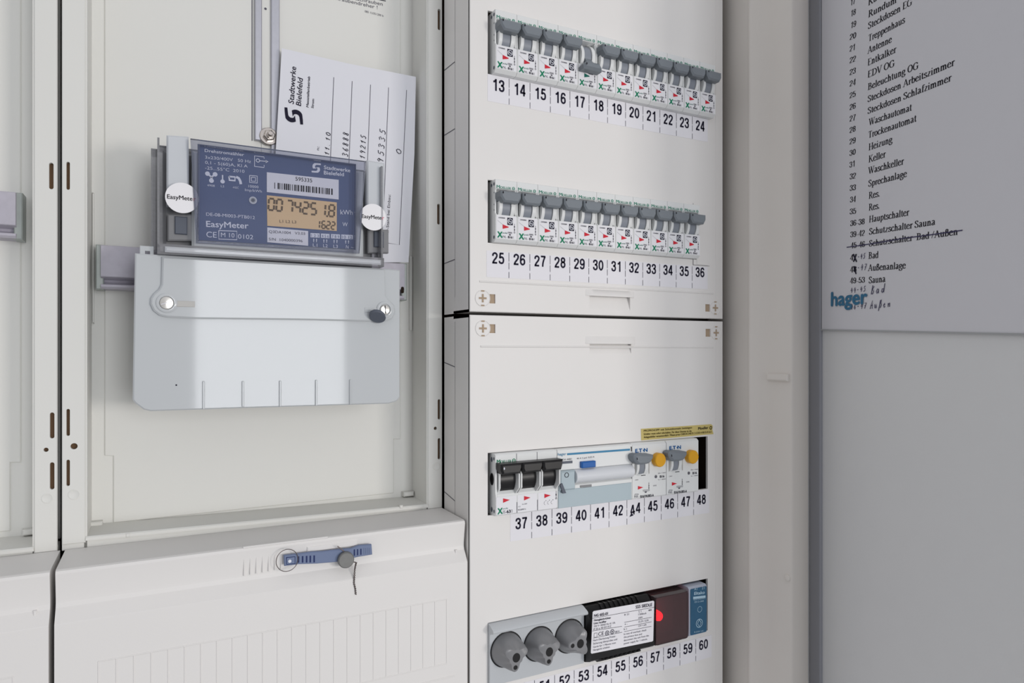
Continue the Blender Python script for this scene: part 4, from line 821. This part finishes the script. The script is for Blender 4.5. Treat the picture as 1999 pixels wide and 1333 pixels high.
def make_mcb(first, on):
    r = thing('circuit_breaker', (0, 0, 0), '', 'circuit breaker'); b = B()
    b.prism(LOC, BODY_BASE, .0013, .0162, 'breaker_white'); b.prism(LOC, BODY_WALL, .0001, .0013, 'breaker_white'); b.prism(LOC, BODY_WALL, .0162, .0174, 'breaker_white')
    LS = LOC.side(); 
    for x0, x1 in ((.0022, .0050), (.0118, .0150)): b.plate(LS, circ(-.004, .0262, .0115, 40), x0, x1, 'breaker_white', ch=.0004)
    moeller(b, .0010, .0385, .0152, 'green_moeller')
    if first:
        S = Frame((.0001, 0, 0), (0, -1, 0), (0, 0, 1), (-1, 0, 0))
        for c, z, q in ((.0028, .0418, .0010), (-.0012, .0415, .0010), (.0030, .0355, .0004), (.0028, .0034, .0010), (.0030, .0270, .0004), (.0030, .0230, .0004)): b.poly(S, circ(c, z, q, 14, q * 1.25), .0002, 'seal_dark')
    b.build('body', r, smooth=30)
    b = B(); b.plate(LOC, rrect(.0007, .0026, .0167, .0190, .0006, 2), .0053, .0057, 'label_white'); C = .0059
    b.text(LOC, 'CNV00001', .0022, .0168, .0009, 'ink_soft', w=.0052, bold=.02, c=C)
    b.poly(LOC, rect(.0093, .0126, .0137, .0178), C, 'ink'); b.ring(LOC, .0115, .0152, .0016, .0020, C + .0001, 'print_white', 20); b.text(LOC, 'Fa', .0115, .0144, .0016, 'print_white', w=.0022, bold=.02, align='c', c=C + .0001)
    b.poly(LOC, [(.0055, .0126), (.0055, .0094), (.0103, .0107), (.0103, .0112)], C, 'red_print' if on else 'green_dark')
    b.line(LOC, [(.0013, .0152), (.0055, .0125)], .0001, C, 'ink_soft')
    b.line(LOC, [(.0151, .0080), (.0151, .0138)], .0002, C, 'ink'); b.poly(LOC, rect(.0148, .0088, .0154, .0100), C, 'ink'); b.poly(LOC, rect(.0148, .0110, .0154, .0122), C, 'ink'); b.ring(LOC, .0151, .0074, .0004, .0006, C, 'ink', 12)
    b.text(LOC, 'X', .0014, .0030, .0042, 'green_print', w=.0038, bold=.05, c=C); b.text(LOC, 'pole', .0054, .0060, .0013, 'green_dark', w=.0038, shear=.2, c=C)
    b.text(LOC, '10000', .0098, .0066, .0008, 'ink_soft', w=.0032, bold=.02, c=C); b.line(LOC, [(.0097, .0063), (.0132, .0063), (.0132, .0076), (.0097, .0076), (.0097, .0063)], .0001, C, 'ink_soft'); b.poly(LOC, rect(.0107, .0050, .0120, .0060), C, 'ink_soft')
    b.text(LOC, 'PXL -', .0054, .0030, .0016, 'ink_soft', w=.0040, c=C); b.text(LOC, 'B16', .0099, .0030, .0016, 'ink', w=.0032, bold=.03, c=C); b.text(LOC, '/1', .0132, .0030, .0016, 'ink_soft', w=.0010, c=C)
    b.build('label_plate', r)
    b = B(); b.plate(LS, circ(-.004, .0262, .0106, 40), .0052, .0116, 'drum_grey', ch=.0003); b.build('drum', r)
    b = B()
    if on:
        f = [(.0006, .0352), (.0171, .0352), (.0171, .0312), (.0148, .0274), (.0032, .0274), (.0005, .0312)]
        b.plate(LOC, f, .0025, .0135, 'toggle_grey', ch=.0012)
        b.poly(LOC, circ(.0021, .0338, .0005, 10, .0009), .0136, 'ink_black')
    else:
        f = [(.0006, .0130), (.0171, .0130), (.0171, .0160), (.0150, .0190), (.0032, .0190), (.0005, .0160)]
        b.plate(LOC, f, .0058, .0140, 'toggle_grey', ch=.0018)
        b.poly(LOC, circ(.0024, .0165, .0005, 10, .0009), .0141, 'ink_black')
        b.plate(LS, [(.005, .0185), (.0105, .0150), (.0125, .0165), (.0058, .0245)], .0054, .0114, 'toggle_grey')
    tag(b.build('toggle', r), None if on else 'grey toggle flipped down')
    return r
first_on, plain_on, off = make_mcb(True, True), make_mcb(False, True), make_mcb(False, False)
used = set(); BX = .2139
for row, start, n, z in ((1, 13, 12, .2001), (2, 25, 11, .0786)):
    for k in range(n):
        src = off if (row == 1 and k == 4) else (first_on if k == 0 else plain_on)
        o = src if src.name not in used else copy_tree(src); used.add(o.name)
        o.location = (BX + .01744 * k, -.0015, Z0 + z); o.scale = (.994,) * 3
        num = start + k
        o['label'] = ('white circuit breaker with its grey toggle flipped down and a green mark, above number %d' % num) if src is off else \
            'white circuit breaker with raised grey toggle, standing above the number %d in the %s row' % (num, 'top' if row == 1 else 'second')
        o['group'] = 'circuit breakers in the %s row' % ('top' if row == 1 else 'second')

# ------------------------------------------------------------------ three-pole main switch
ms = thing('main_switch', (0, 0, 0), 'white three pole main switch with black toggles above numbers 37 and 38', 'switch')
b = B(); W3 = .0513; pw = W3 / 3
mprof = [(-.05, 0), (.0035, 0), (.0055, .0015), (.0055, .0158), (.0030, .0190), (-.003, .0200), (-.003, .0350), (.0050, .0372), (.0050, .0440), (.0040, .045), (-.05, .045)]
b.prism(LOC, mprof, .0011, W3 - .0011, 'breaker_white')
wl = [(-.05, 0), (.0035, 0), (.0055, .0015), (.0055, .0150), (.0048, .0170), (.0048, .0372), (.0050, .0440), (.0040, .045), (-.05, .045)]
b.prism(LOC, wl, .0001, .0012, 'breaker_white'); b.prism(LOC, wl, W3 - .0012, W3 - .0001, 'breaker_white')
for k in (1, 2): b.line(LOC, [(pw * k, .0385), (pw * k, .0445)], .0003, .0052, 'ink_soft'); b.line(LOC, [(pw * k, .0010), (pw * k, .0090)], .0003, .0058, 'ink_soft')
moeller(b, .0012, .0382, .0152, 'green_print', .0021)
S = Frame((.0001, 0, 0), (0, -1, 0), (0, 0, 1), (-1, 0, 0))
b.poly(S, circ(-.0005, .0262, .0030, 20, .0044), .0003, 'black_plastic')
for c, z, q in ((.0028, .0415, .0008), (-.0008, .0405, .0012), (.0030, .0034, .0008), (-.0008, .0040, .0012)): b.poly(S, circ(c, z, q, 14, q * 1.5), .0003, 'seal_dark')
b.build('body', ms, smooth=30)
b = B(); C = .0058
for k in range(3):
    x = pw * k; b.poly(LOC, rect(x + .0004, .0012, x + pw - .0004, .0140), .0057, 'label_white'); b.poly(LOC, [(x + .0058, .0128), (x + .0058, .0096), (x + .0112, .0112)], C + .0001, 'red_print')
b.text(LOC, 'X', .0015, .0018, .0042, 'green_print', w=.0038, bold=.05, c=C); b.text(LOC, 'pole', .0055, .0048, .0012, 'green_dark', w=.0042, shear=.2, c=C); b.text(LOC, 'IS-', .0058, .0018, .0022, 'ink_soft', w=.0028, c=C); b.text(LOC, '63', .0088, .0018, .0022, 'ink', w=.0030, bold=.04, c=C); b.text(LOC, '/3', .0120, .0018, .0022, 'ink_soft', w=.0014, c=C)
b.text(LOC, 'Ue~500V', pw + .0042, .0065, .0009, 'ink_soft', w=.0042, c=C); b.text(LOC, 'AC-22', pw + .0010, .0050, .0009, 'ink_soft', w=.0018, c=C); b.text(LOC, 'IEC60947-3', pw + .0010, .0026, .0011, 'ink_soft', w=.0062, bold=.01, c=C)
for k in range(3): b.ring(LOC, pw * 2 + .0068 + .0030 * k, .0058, .0012, .0014, C, 'ink_soft', 10, 110, 260); b.poly(LOC, circ(pw * 2 + .0072 + .0030 * k, .0076, .0003, 8), C, 'ink')
b.line(LOC, [(W3 - .0012, .0090), (W3 - .0012, .0140)], .0003, C, 'ink'); b.poly(LOC, rect(W3 - .0016, .0105, W3 - .0008, .0118), C, 'ink'); b.ring(LOC, W3 - .0012, .0084, .0004, .0007, C, 'ink', 12)
b.build('label_plate', ms)
for k in range(3):
    x = pw * k; b = B(); b.plate(LOC.side(), circ(-.0045, .0258, .0115, 40), x + (.0032 if k == 0 else .0016), x + pw - .0016, 'black_plastic', ch=.0003); b.build('drum', ms)
    b = B(); b.plate(LOC, [(x + .0006, .0388), (x + pw + .0006, .0388), (x + pw + .0006, .0355), (x + pw - .0008, .0312), (x + .0020, .0312), (x + .0006, .0345)], .002, .0135, 'black_plastic', ch=.0014)
    if k == 0: b.poly(LOC, circ(.0028, .0358, .0005, 10, .0009), .0137, 'print_white')
    b.build('toggle', ms)
fin = [(-.002, .0330), (.0095, .0325), (.0115, .0305), (.0115, .0205), (.0060, .0155), (-.002, .0155)]
for x0 in (.0022, pw - .0016, pw + .0003, 2 * pw - .0016, 2 * pw + .0003, 3 * pw - .0020):
    b = B(); b.prism(LOC, fin if x0 > .01 else [(c * .6 if c > 0 else c, z) for c, z in fin], x0, x0 + .0012, 'breaker_white', ch=.0003); b.build('divider_fin', ms)
ms.location = (BX, -.0015, Z0 - .1180); ms.scale = (1, 1, .99)

# ------------------------------------------------------------------ residual current switch with clear lever
RP = FR(-.0015); RF = FR(-.0065); sc5 = .16507
def q5(x, y): return (930 + x * sc5, 840 + y * sc5)
RX0, RX1 = .2655, .3349; zb_, zt_ = Z0 - .1180, Z0 - .0735
rcd = thing('residual_current_switch', (RX0, 0, zb_), 'wide white switch module with blue test button and blue line above numbers 39 to 42', 'switch')
b = B(); prof = [(-.05, zb_), (.004, zb_), (.005, zb_ + .001), (.005, zb_ + .0165), (.0030, zb_ + .0180), (.0005, zb_ + .0190), (.0005, zb_ + .0270), (.0045, zb_ + .0285), (.005, zb_ + .0290), (.005, zt_ - .0008), (.004, zt_), (-.05, zt_)]
b.prism(RP, prof, RX0, RX1, 'breaker_white')
def rt(t, x0, y0, x1, y1, hz, m, bold=0.): b.ptext(RF, t, *q5(x0, y0), *q5(x1, y1), hz * sc5, m, bold)
rt('hager', 962, 298, 1060, 292, 32, 'line_blue', .01); rt('CDA 440D', 1000, 358, 1128, 348, 22, 'ink_soft'); rt('40 A 2 pol. 0,03 A', 1185, 342, 1395, 320, 18, 'ink_soft')
b.poly(RF, RF.pts([q5(1072, 270), q5(1815, 215), q5(1815, 238), q5(1072, 293)]), .0002, 'line_blue')
b.poly(RF, RF.pts([q5(1000, 368), q5(1135, 357), q5(1135, 387), q5(1000, 397)]), .0002, 'seal_dark')
b.poly(RF, RF.pts([q5(1825, 190), q5(1836, 195), q5(1836, 245), q5(1828, 250)]), .0003, 'ink_black')
b.build('body', rcd, smooth=30)
b = B(); a0, z0 = RF.at(*q5(1224, 426)); a1, z1 = RF.at(*q5(1392, 338)); z1 = z0 + .0042
b.plate(RF, rrect(a0, z0 - .0012, a1, z1 - .0004, .0006, 2), -.001, .0030, 'button_blue', ch=.0008); b.build('test_button', rcd)
b = B(); a0 = RF.at(*q5(1150, 560))[0]; LZ = zb_ + .0232
b.plate(RP.side(), circ(.0045, LZ, .0058, 28, .0052), a0, RX1 - .0006, 'lever_clear', ch=.0006)
b.box(RP, RX0 + .0010, a0 + .0004, LZ - .0095, LZ + .0052, .001, .0075, 'grey_blue_label', .0012)
fr = FR(-.0092); a, z = fr.at(*q5(1068, 528)); b.ring(fr, a, z, .0015, .0019, .0001, 'ink_black', 20)
b.plate(fr, fr.pts([q5(988, 640), q5(1012, 625), q5(1058, 740), q5(1018, 745)]), -.001, .0006, 'seal_dark')
b.build('lever', rcd, smooth=40)
b = B(); b.poly(RF, RF.pts([q5(1225, 650), q5(1358, 637), q5(1358, 665), q5(1225, 676)]), .0006, 'meter_dark'); b.build('status_window', rcd)
b = B(); b.box(RF, RX0 + .0006, RX1 - .0008, zb_ + .0004, zb_ + .0140, 0, .0007, 'grey_blue_label', .0003); b.build('label_cover', rcd)

# ------------------------------------------------------------------ two combined breakers with yellow test buttons
S4 = 160 / 1706
def q7(x, y): return (1230 + x * S4, 860 + y * S4)
EX0 = RX1 + .0003
def make_rcbo():
    r = thing('residual_current_breaker', (EX0, -.0015, zb_), '', 'circuit breaker'); b = B()
    prof = [(-.05, zb_), (.004, zb_), (.005, zb_ + .001), (.005, zb_ + .0430), (.003, zt_ + .0002), (-.05, zt_ + .0002)]
    b.prism(RP, prof, EX0, EX0 + .0346, 'breaker_white', ch=.0005)
    a0 = EX0 + .0030; a1 = EX0 + .0175; zz0 = zb_ + .0195; zz1 = zb_ + .0350
    b.line(RF, [(a1 - .0009, zz0), (a1 - .0009, zz1)], .0009, .0003, 'breaker_side'); b.line(RF, [(a0 - .0005, zz0), (a0 - .0005, zz1)], .0006, .0003, 'breaker_side')
    for x0, x1 in ((a0, a0 + .0026), (a0 + .0080, a0 + .0115)): b.plate(RP.side(), circ(-.003, zb_ + .0262, .0105, 36), x0, x1, 'breaker_white', ch=.0003)
    T = lambda t, x0, y0, x1, y1, hz, m, bo=0.: b.ptext(RF, t, *q7(x0, y0), *q7(x1, y1), hz * S4, m, bo)
    T('E.T N', 110, 247, 357, 226, 72, 'eaton_blue', .05); a, z = RF.at(*q7(278, 200)); b.poly(RF, circ(a, z, .0006, 8), .0002, 'eaton_blue')
    b.poly(RF, RF.pts([q7(162, 945), q7(162, 1018), q7(272, 970)]), .0002, 'red_print')
    T('CNV1', 100, 832, 168, 826, 24, 'ink_soft'); T('ÖVE', 478, 952, 548, 944, 26, 'ink_soft'); T('IΔn = 0,03', 582, 690, 735, 675, 22, 'ink_soft'); T('B16', 620, 772, 710, 762, 48, 'ink', .03); T('Im = 3000A', 585, 822, 738, 805, 20, 'ink_soft')
    T('xPole', 88, 1130, 178, 1122, 26, 'ink_soft'); T('PXK -', 85, 1192, 195, 1178, 50, 'ink_soft'); T('B16/1N.003-A', 215, 1192, 490, 1160, 54, 'ink', .025)
    a, z = RF.at(*q7(535, 748)); b.ring(RF, a, z, .0007, .0013, .0002, 'ink_soft', 14); b.poly(RF, circ(a, z, .0005, 8), .0002, 'ink')
    b.line(RF, RF.pts([q7(390, 870), q7(390, 1010)]), .0003, .0002, 'ink'); b.poly(RF, RF.pts([q7(378, 945), q7(390, 920), q7(402, 945)]), .0002, 'ink'); b.poly(RF, RF.pts([q7(378, 975), q7(390, 1000), q7(402, 975)]), .0002, 'ink')
    b.line(RF, RF.pts([q7(270, 1030), q7(405, 1018), q7(405, 1040), q7(270, 1055), q7(270, 1030)]), .0003, .0002, 'ink_soft'); b.poly(RF, RF.pts([q7(300, 1060), q7(350, 1055), q7(335, 1085), q7(310, 1088)]), .0002, 'ink_soft')
    b.poly(RF, RF.pts([q7(160, 702), q7(255, 692), q7(255, 706), q7(160, 718)]), .0042, 'ink_black')
    b.build('body', r, smooth=30)
    b = B(); b.plate(RP.side(), circ(-.003, zb_ + .0262, .0102, 36), a0 + .0028, a0 + .0078, 'drum_grey', ch=.0003); b.build('drum', r)
    fr = FR(-.0150); b = B(); b.plate(fr, fr.pts([q7(95, 330), q7(115, 300), q7(160, 282), q7(300, 282), q7(460, 285), q7(505, 300), q7(505, 360), q7(455, 440), q7(420, 475), q7(320, 500), q7(190, 505), q7(120, 440), q7(98, 390)]), -.0100, 0, 'toggle_grey', ch=.0016)
    b.poly(fr, fr.pts([q7(135, 350), q7(152, 355), q7(158, 400), q7(140, 400)]), .0001, 'ink_black'); b.build('toggle', r, smooth=40)
    fr = FR(-.0115); a, z = fr.at(*q7(642, 408)); b = B(); b.lathe(fr, a, z, [(.0056, -.0052), (.0056, -.0008), (.0050, 0), (.0001, .0001)], 'button_yellow', 32); tag(b.build('test_button', r), 'round yellow test button')
    return r
r1 = make_rcbo(); r1['label'] = 'white breaker with round yellow test button next to the wide switch, above 44 and 45'
r2 = copy_tree(r1); r2.location.x += .0348; r2['label'] = 'white breaker with round yellow test button beside the dark empty gap, above 46 and 47'
for r in (r1, r2): r['group'] = 'breakers with yellow test buttons'

# ------------------------------------------------------------------ bottom row: fuse base, caps, power supply, lamp module, relay
fb = thing('fuse_holder', (.251, 0, Z0 - .243), 'light grey fuse plate carrying three grey screw caps in the bottom row', 'fuse holder')
b = B(); X0, X1 = .2112, .2915; zt4 = Z0 - .1958; zb4 = Z0 - .2402
b.prism(P0, [(-.05, zb4), (.0030, zb4), (.0032, zb4 + .0005), (.0032, zt4 - .0075), (.0050, zt4 - .0062), (.0085, zt4 - .0052), (.0092, zt4 - .0040), (.0085, zt4 - .0028), (.002, zt4 - .0004), (-.05, zt4)], X0, X1, 'fuse_base')
b.build('base', fb, smooth=40)
sc7 = 260 / 1707
FBF = FR(-.0032)
caps = [((385, 900), 24, 0), ((800, 830), 26, 0), ((1190, 730), 62, 1)]
capL = ['left', 'middle', 'right']; capX = ['at the left end of the fuse base', 'between the two others', 'next to the black power supply']
for i, ((cx, cy), rot, _) in enumerate(caps):
    a, z = FBF.at(930 + cx * sc7, 1130 + cy * sc7)
    t = thing('screw_fuse', FBF.p(a, z), 'grey screw-in fuse cap %s' % capX[i], 'fuse', 'grey fuse caps in the bottom row')
    b = B(); N = 48; rings = []
    for c, r0, k in ((-.004, .0122, 0), (0, .0122, 0), (.0010, .0121, 0), (.0035, .0116, .05), (.0070, .0106, .25), (.0105, .0094, .6), (.0135, .0082, .9), (.0150, .0078, 1), (.0155, .0074, 1)):
        R = []
        for j in range(N):
            ph = 2 * math.pi * j / N; lobe = math.cos(3 * (ph - math.radians(rot)))
            rr = r0 * (1 - k) + k * (r0 * (.84 + .34 * max(lobe, -.6) + .12 * abs(lobe)))
            R.append(FBF.p(a + rr * math.cos(ph), z + rr * math.sin(ph), c))
        rings.append(R)
    b.loft(rings, 'cap_grey'); b.build('shell', t, smooth=50)
    b = B(); b.poly(FBF, circ(a, z, .0030, 22, .0033), .01565, 'black_plastic')
    tip = {0: 264, 1: 266, 2: 182}[i]; q = math.radians(tip); b.poly(FBF, circ(a + .0068 * math.cos(q), z + .0068 * math.sin(q), .0016, 16), .01565, 'black_plastic'); b.build('sealing_hole', t)
    b = B(); b.ring(FBF, a, z, .0121, .0131, .0002, 'black_plastic', 40); b.build('socket_gap', t)
ps = thing('power_supply', (.323, 0, zb4), 'black ribbed power supply with a white printed label in the bottom row', 'power supply')
X0, X1 = .2922, .3542; b = B()
b.prism(P0, [(-.05, zb4 + .0004), (.003, zb4 + .0006), (.0100, zb4 + .0034), (.0120, zb4 + .0050), (.0120, zt4 - .0100), (.0110, zt4 - .0085), (.0030, zt4 - .0012), (-.05, zt4 - .001)], X0, X1, 'black_plastic', ch=.0012)
for k in range(9):
    x = X0 + .0130 + .0044 * k
    b.prism(P0, [(-.01, zt4 - .0008), (.0042, zt4 - .0008), (.0122, zt4 - .0080), (.0119, zt4 - .0088), (-.01, zt4 - .0060)], x, x + .0022, 'black_plastic', ch=.0004)
    b.prism(P0, [(.0005, zb4 + .0002), (.0066, zb4 + .0002), (.0128, zb4 + .0034), (.0128, zb4 + .0046), (.0005, zb4 + .006)], x - .004, x - .0014, 'black_plastic', ch=.0004)
b.build('housing', ps, smooth=25)
PS = FR(-.0120); sl = 150 / 1428
def q9(x, y): return (1140 + x * sl, 1150 + y * sl)
b = B(); L = PS.pts([q9(160, 425), q9(180, 405), q9(1285, 212), q9(1302, 228), q9(1282, 950), q9(1265, 968), q9(140, 1195), q9(124, 1180)]); b.plate(PS, L, 0, .0003, 'strip_paper')
PT = lambda t, x0, y0, x1, y1, hz, m='ink', bo=0.: b.ptext(PS, t, *q9(x0, y0), *q9(x1, y1), hz * sl, m, bo, c=.0005)
PT('NG 602-01', 182, 512, 438, 468, 48, bo=.03); PT('SSS SIEDLE', 955, 355, 1258, 308, 56, bo=.02)
PL = lambda *p: b.line(PS, PS.pts([q9(*k) for k in p]), .00025, .0005, 'ink')
PL((150, 538), (1300, 330)); PL((150, 772), (700, 685)); PL((165, 905), (705, 795)); PL((745, 612), (1250, 518)); PL((745, 700), (1250, 602)); PL((740, 785), (1245, 685))
for t, x0, y0, x1, y1, h, bo in (('Netzgleichrichter', 180, 592, 495, 540, 36, .02), ('Line rectifier', 178, 648, 410, 610, 36, .02), ('230 V~50/60 Hz 41 VA', 175, 705, 575, 635, 36, 0), ('IP 20 ta 40 ISO K/Z', 172, 760, 500, 700, 36, 0),
        ('Nach Überlastung Primär-', 165, 965, 590, 882, 34, 0), ('Sicherung überprüfen und', 165, 1025, 610, 940, 34, 0), ('Gerät für 1 Minute vom', 165, 1088, 585, 1005, 34, 0), ('Netzgerät schalten.', 165, 1145, 480, 1080, 34, 0),
        ('R S1', 745, 490, 830, 474, 34, 0), ('S 1', 1008, 432, 1060, 422, 34, 0), ('1300mA', 1005, 482, 1155, 458, 34, 0), ('250V', 1003, 548, 1085, 533, 34, 0), ('23,3V- 0,3A', 1005, 620, 1195, 585, 34, 0), ('12V~1,6A', 1005, 698, 1155, 668, 34, 0), ('602', 1195, 402, 1250, 392, 28, .02), ('b c', 735, 755, 795, 744, 34, 0), ('+ -', 750, 662, 800, 654, 28, .02),
        ('In case of overload, check', 735, 848, 1155, 768, 34, 0), ('the primary fuse and', 735, 905, 1070, 842, 34, 0), ('disconnect the unit from the', 735, 965, 1200, 870, 34, 0), ('power supply for 1 minute.', 735, 1022, 1172, 935, 34, 0)):
    PT(t, x0, y0, x1, y1, h, 'ink_soft' if not bo else 'ink', bo)
PT('CE', 260, 865, 360, 845, 70, bo=.0); PT('0814', 570, 812, 650, 796, 40, 'ink_soft')
PL((185, 815), (240, 805), (235, 880), (180, 890), (185, 815)); 
for x, y in ((425, 810), (520, 785)): a, z = PS.at(*q9(x, y)); b.ring(PS, a, z, .0013, .0019, .0005, 'ink_soft', 16); b.poly(PS, circ(a, z, .0007, 8), .0005, 'ink_soft')
b.build('rating_label', ps)
X0, X1 = .3546, .3908
lm = thing('lamp_module', ((X0 + X1) / 2, 0, zb4), 'smoky see-through module with a glowing red lamp in the bottom row', 'lamp module')
b = B(); b.box(P0, X0, X1, zb4 + .0004, zt4 - .0008, -.05, -.006, 'lamp_base'); b.build('base', lm)
b = B(); zz0, zz1 = zb4 + .0036, zt4 - .0022; c1 = .0115
b.plate(P0, rrect(X0 + .0004, zz0, X1 - .002, zz1, .002, 3), c1 - .0011, c1, 'smoke_clear', ch=.0005)
b.box(P0, X0 + .0004, X0 + .0014, zz0, zz1, -.006, c1 - .0011, 'smoke_clear'); b.box(P0, X1 - .0030, X1 - .002, zz0, zz1, -.006, c1 - .0011, 'smoke_clear')
b.box(P0, X0 + .0014, X1 - .003, zz1 - .001, zz1, -.006, c1 - .0011, 'smoke_clear'); b.box(P0, X0 + .0014, X1 - .003, zz0, zz0 + .001, -.006, c1 - .0011, 'smoke_clear'); b.build('clear_cover', lm)
LF = FR(-.004); a, z = LF.at(1287, 1203.5); b = B(); a = max(a, X0 + .0062); b.lathe(FR(.006), a, z, [(.0040, 0), (.0040, .0085), (.0034, .0105), (.0018, .0120), (.0001, .0124)], 'lamp_red', 24); tag(b.build('lamp', lm), 'glowing red lamp')
X0, X1 = .3936, .4140
ry = thing('impulse_relay', ((X0 + X1) / 2, 0, zb4), 'narrow blue relay with pale edges at the right end of the bottom row', 'relay')
b = B(); b.prism(P0, [(-.05, zb4 + .001), (.0055, zb4 + .0018), (.0065, zb4 + .0028), (.0065, zt4 - .003), (.005, zt4 - .0015), (-.05, zt4 - .001)], X0, X1, 'relay_side', ch=.0008); b.build('housing', ry)
RYF = FR(-.0065); b = B(); b.plate(RYF, rrect(X0 + .0016, zb4 + .0028, X1 - .0010, zt4 - .0030, .0010, 2), 0, .0004, 'relay_blue')
s8 = 300 / 1793
def q8(x, y): return (1130 + x * s8, 1110 + y * s8)
RTX = lambda t, x0, y0, x1, y1, h, bo=0.: b.ptext(RYF, t, *q8(x0, y0), *q8(x1, y1), h * s8, 'relay_print', bo, c=.0006)
RTX('Eltako', 1340, 303, 1462, 288, 34, .03); b.poly(RYF, RYF.pts([q8(1328, 325), q8(1472, 308), q8(1472, 334), q8(1328, 352)]), .0006, 'relay_print'); RTX('ELECTRONICS', 1335, 366, 1470, 348, 14); RTX('ES12-200', 1345, 395, 1450, 382, 18); RTX('A1', 1340, 250, 1375, 245, 30); RTX('21', 1428, 238, 1460, 234, 30)
for dx, dy in ((1400, 632), ): 
    a, z = RYF.at(*q8(dx, dy)); b.ring(RYF, a, z, .0032, .0037, .0006, 'relay_print', 24); b.line(RYF, [(a, z + .003), (a + .0020, z), (a, z - .003), (a - .0020, z), (a, z + .003)], .0005, .0006, 'relay_print')
a, z = RYF.at(*q8(1405, 470)); b.ring(RYF, a, z, .0022, .0025, .0006, 'relay_print', 20); RTX('8-230V UC', 1340, 745, 1450, 728, 16)
b.build('label_plate', ry)
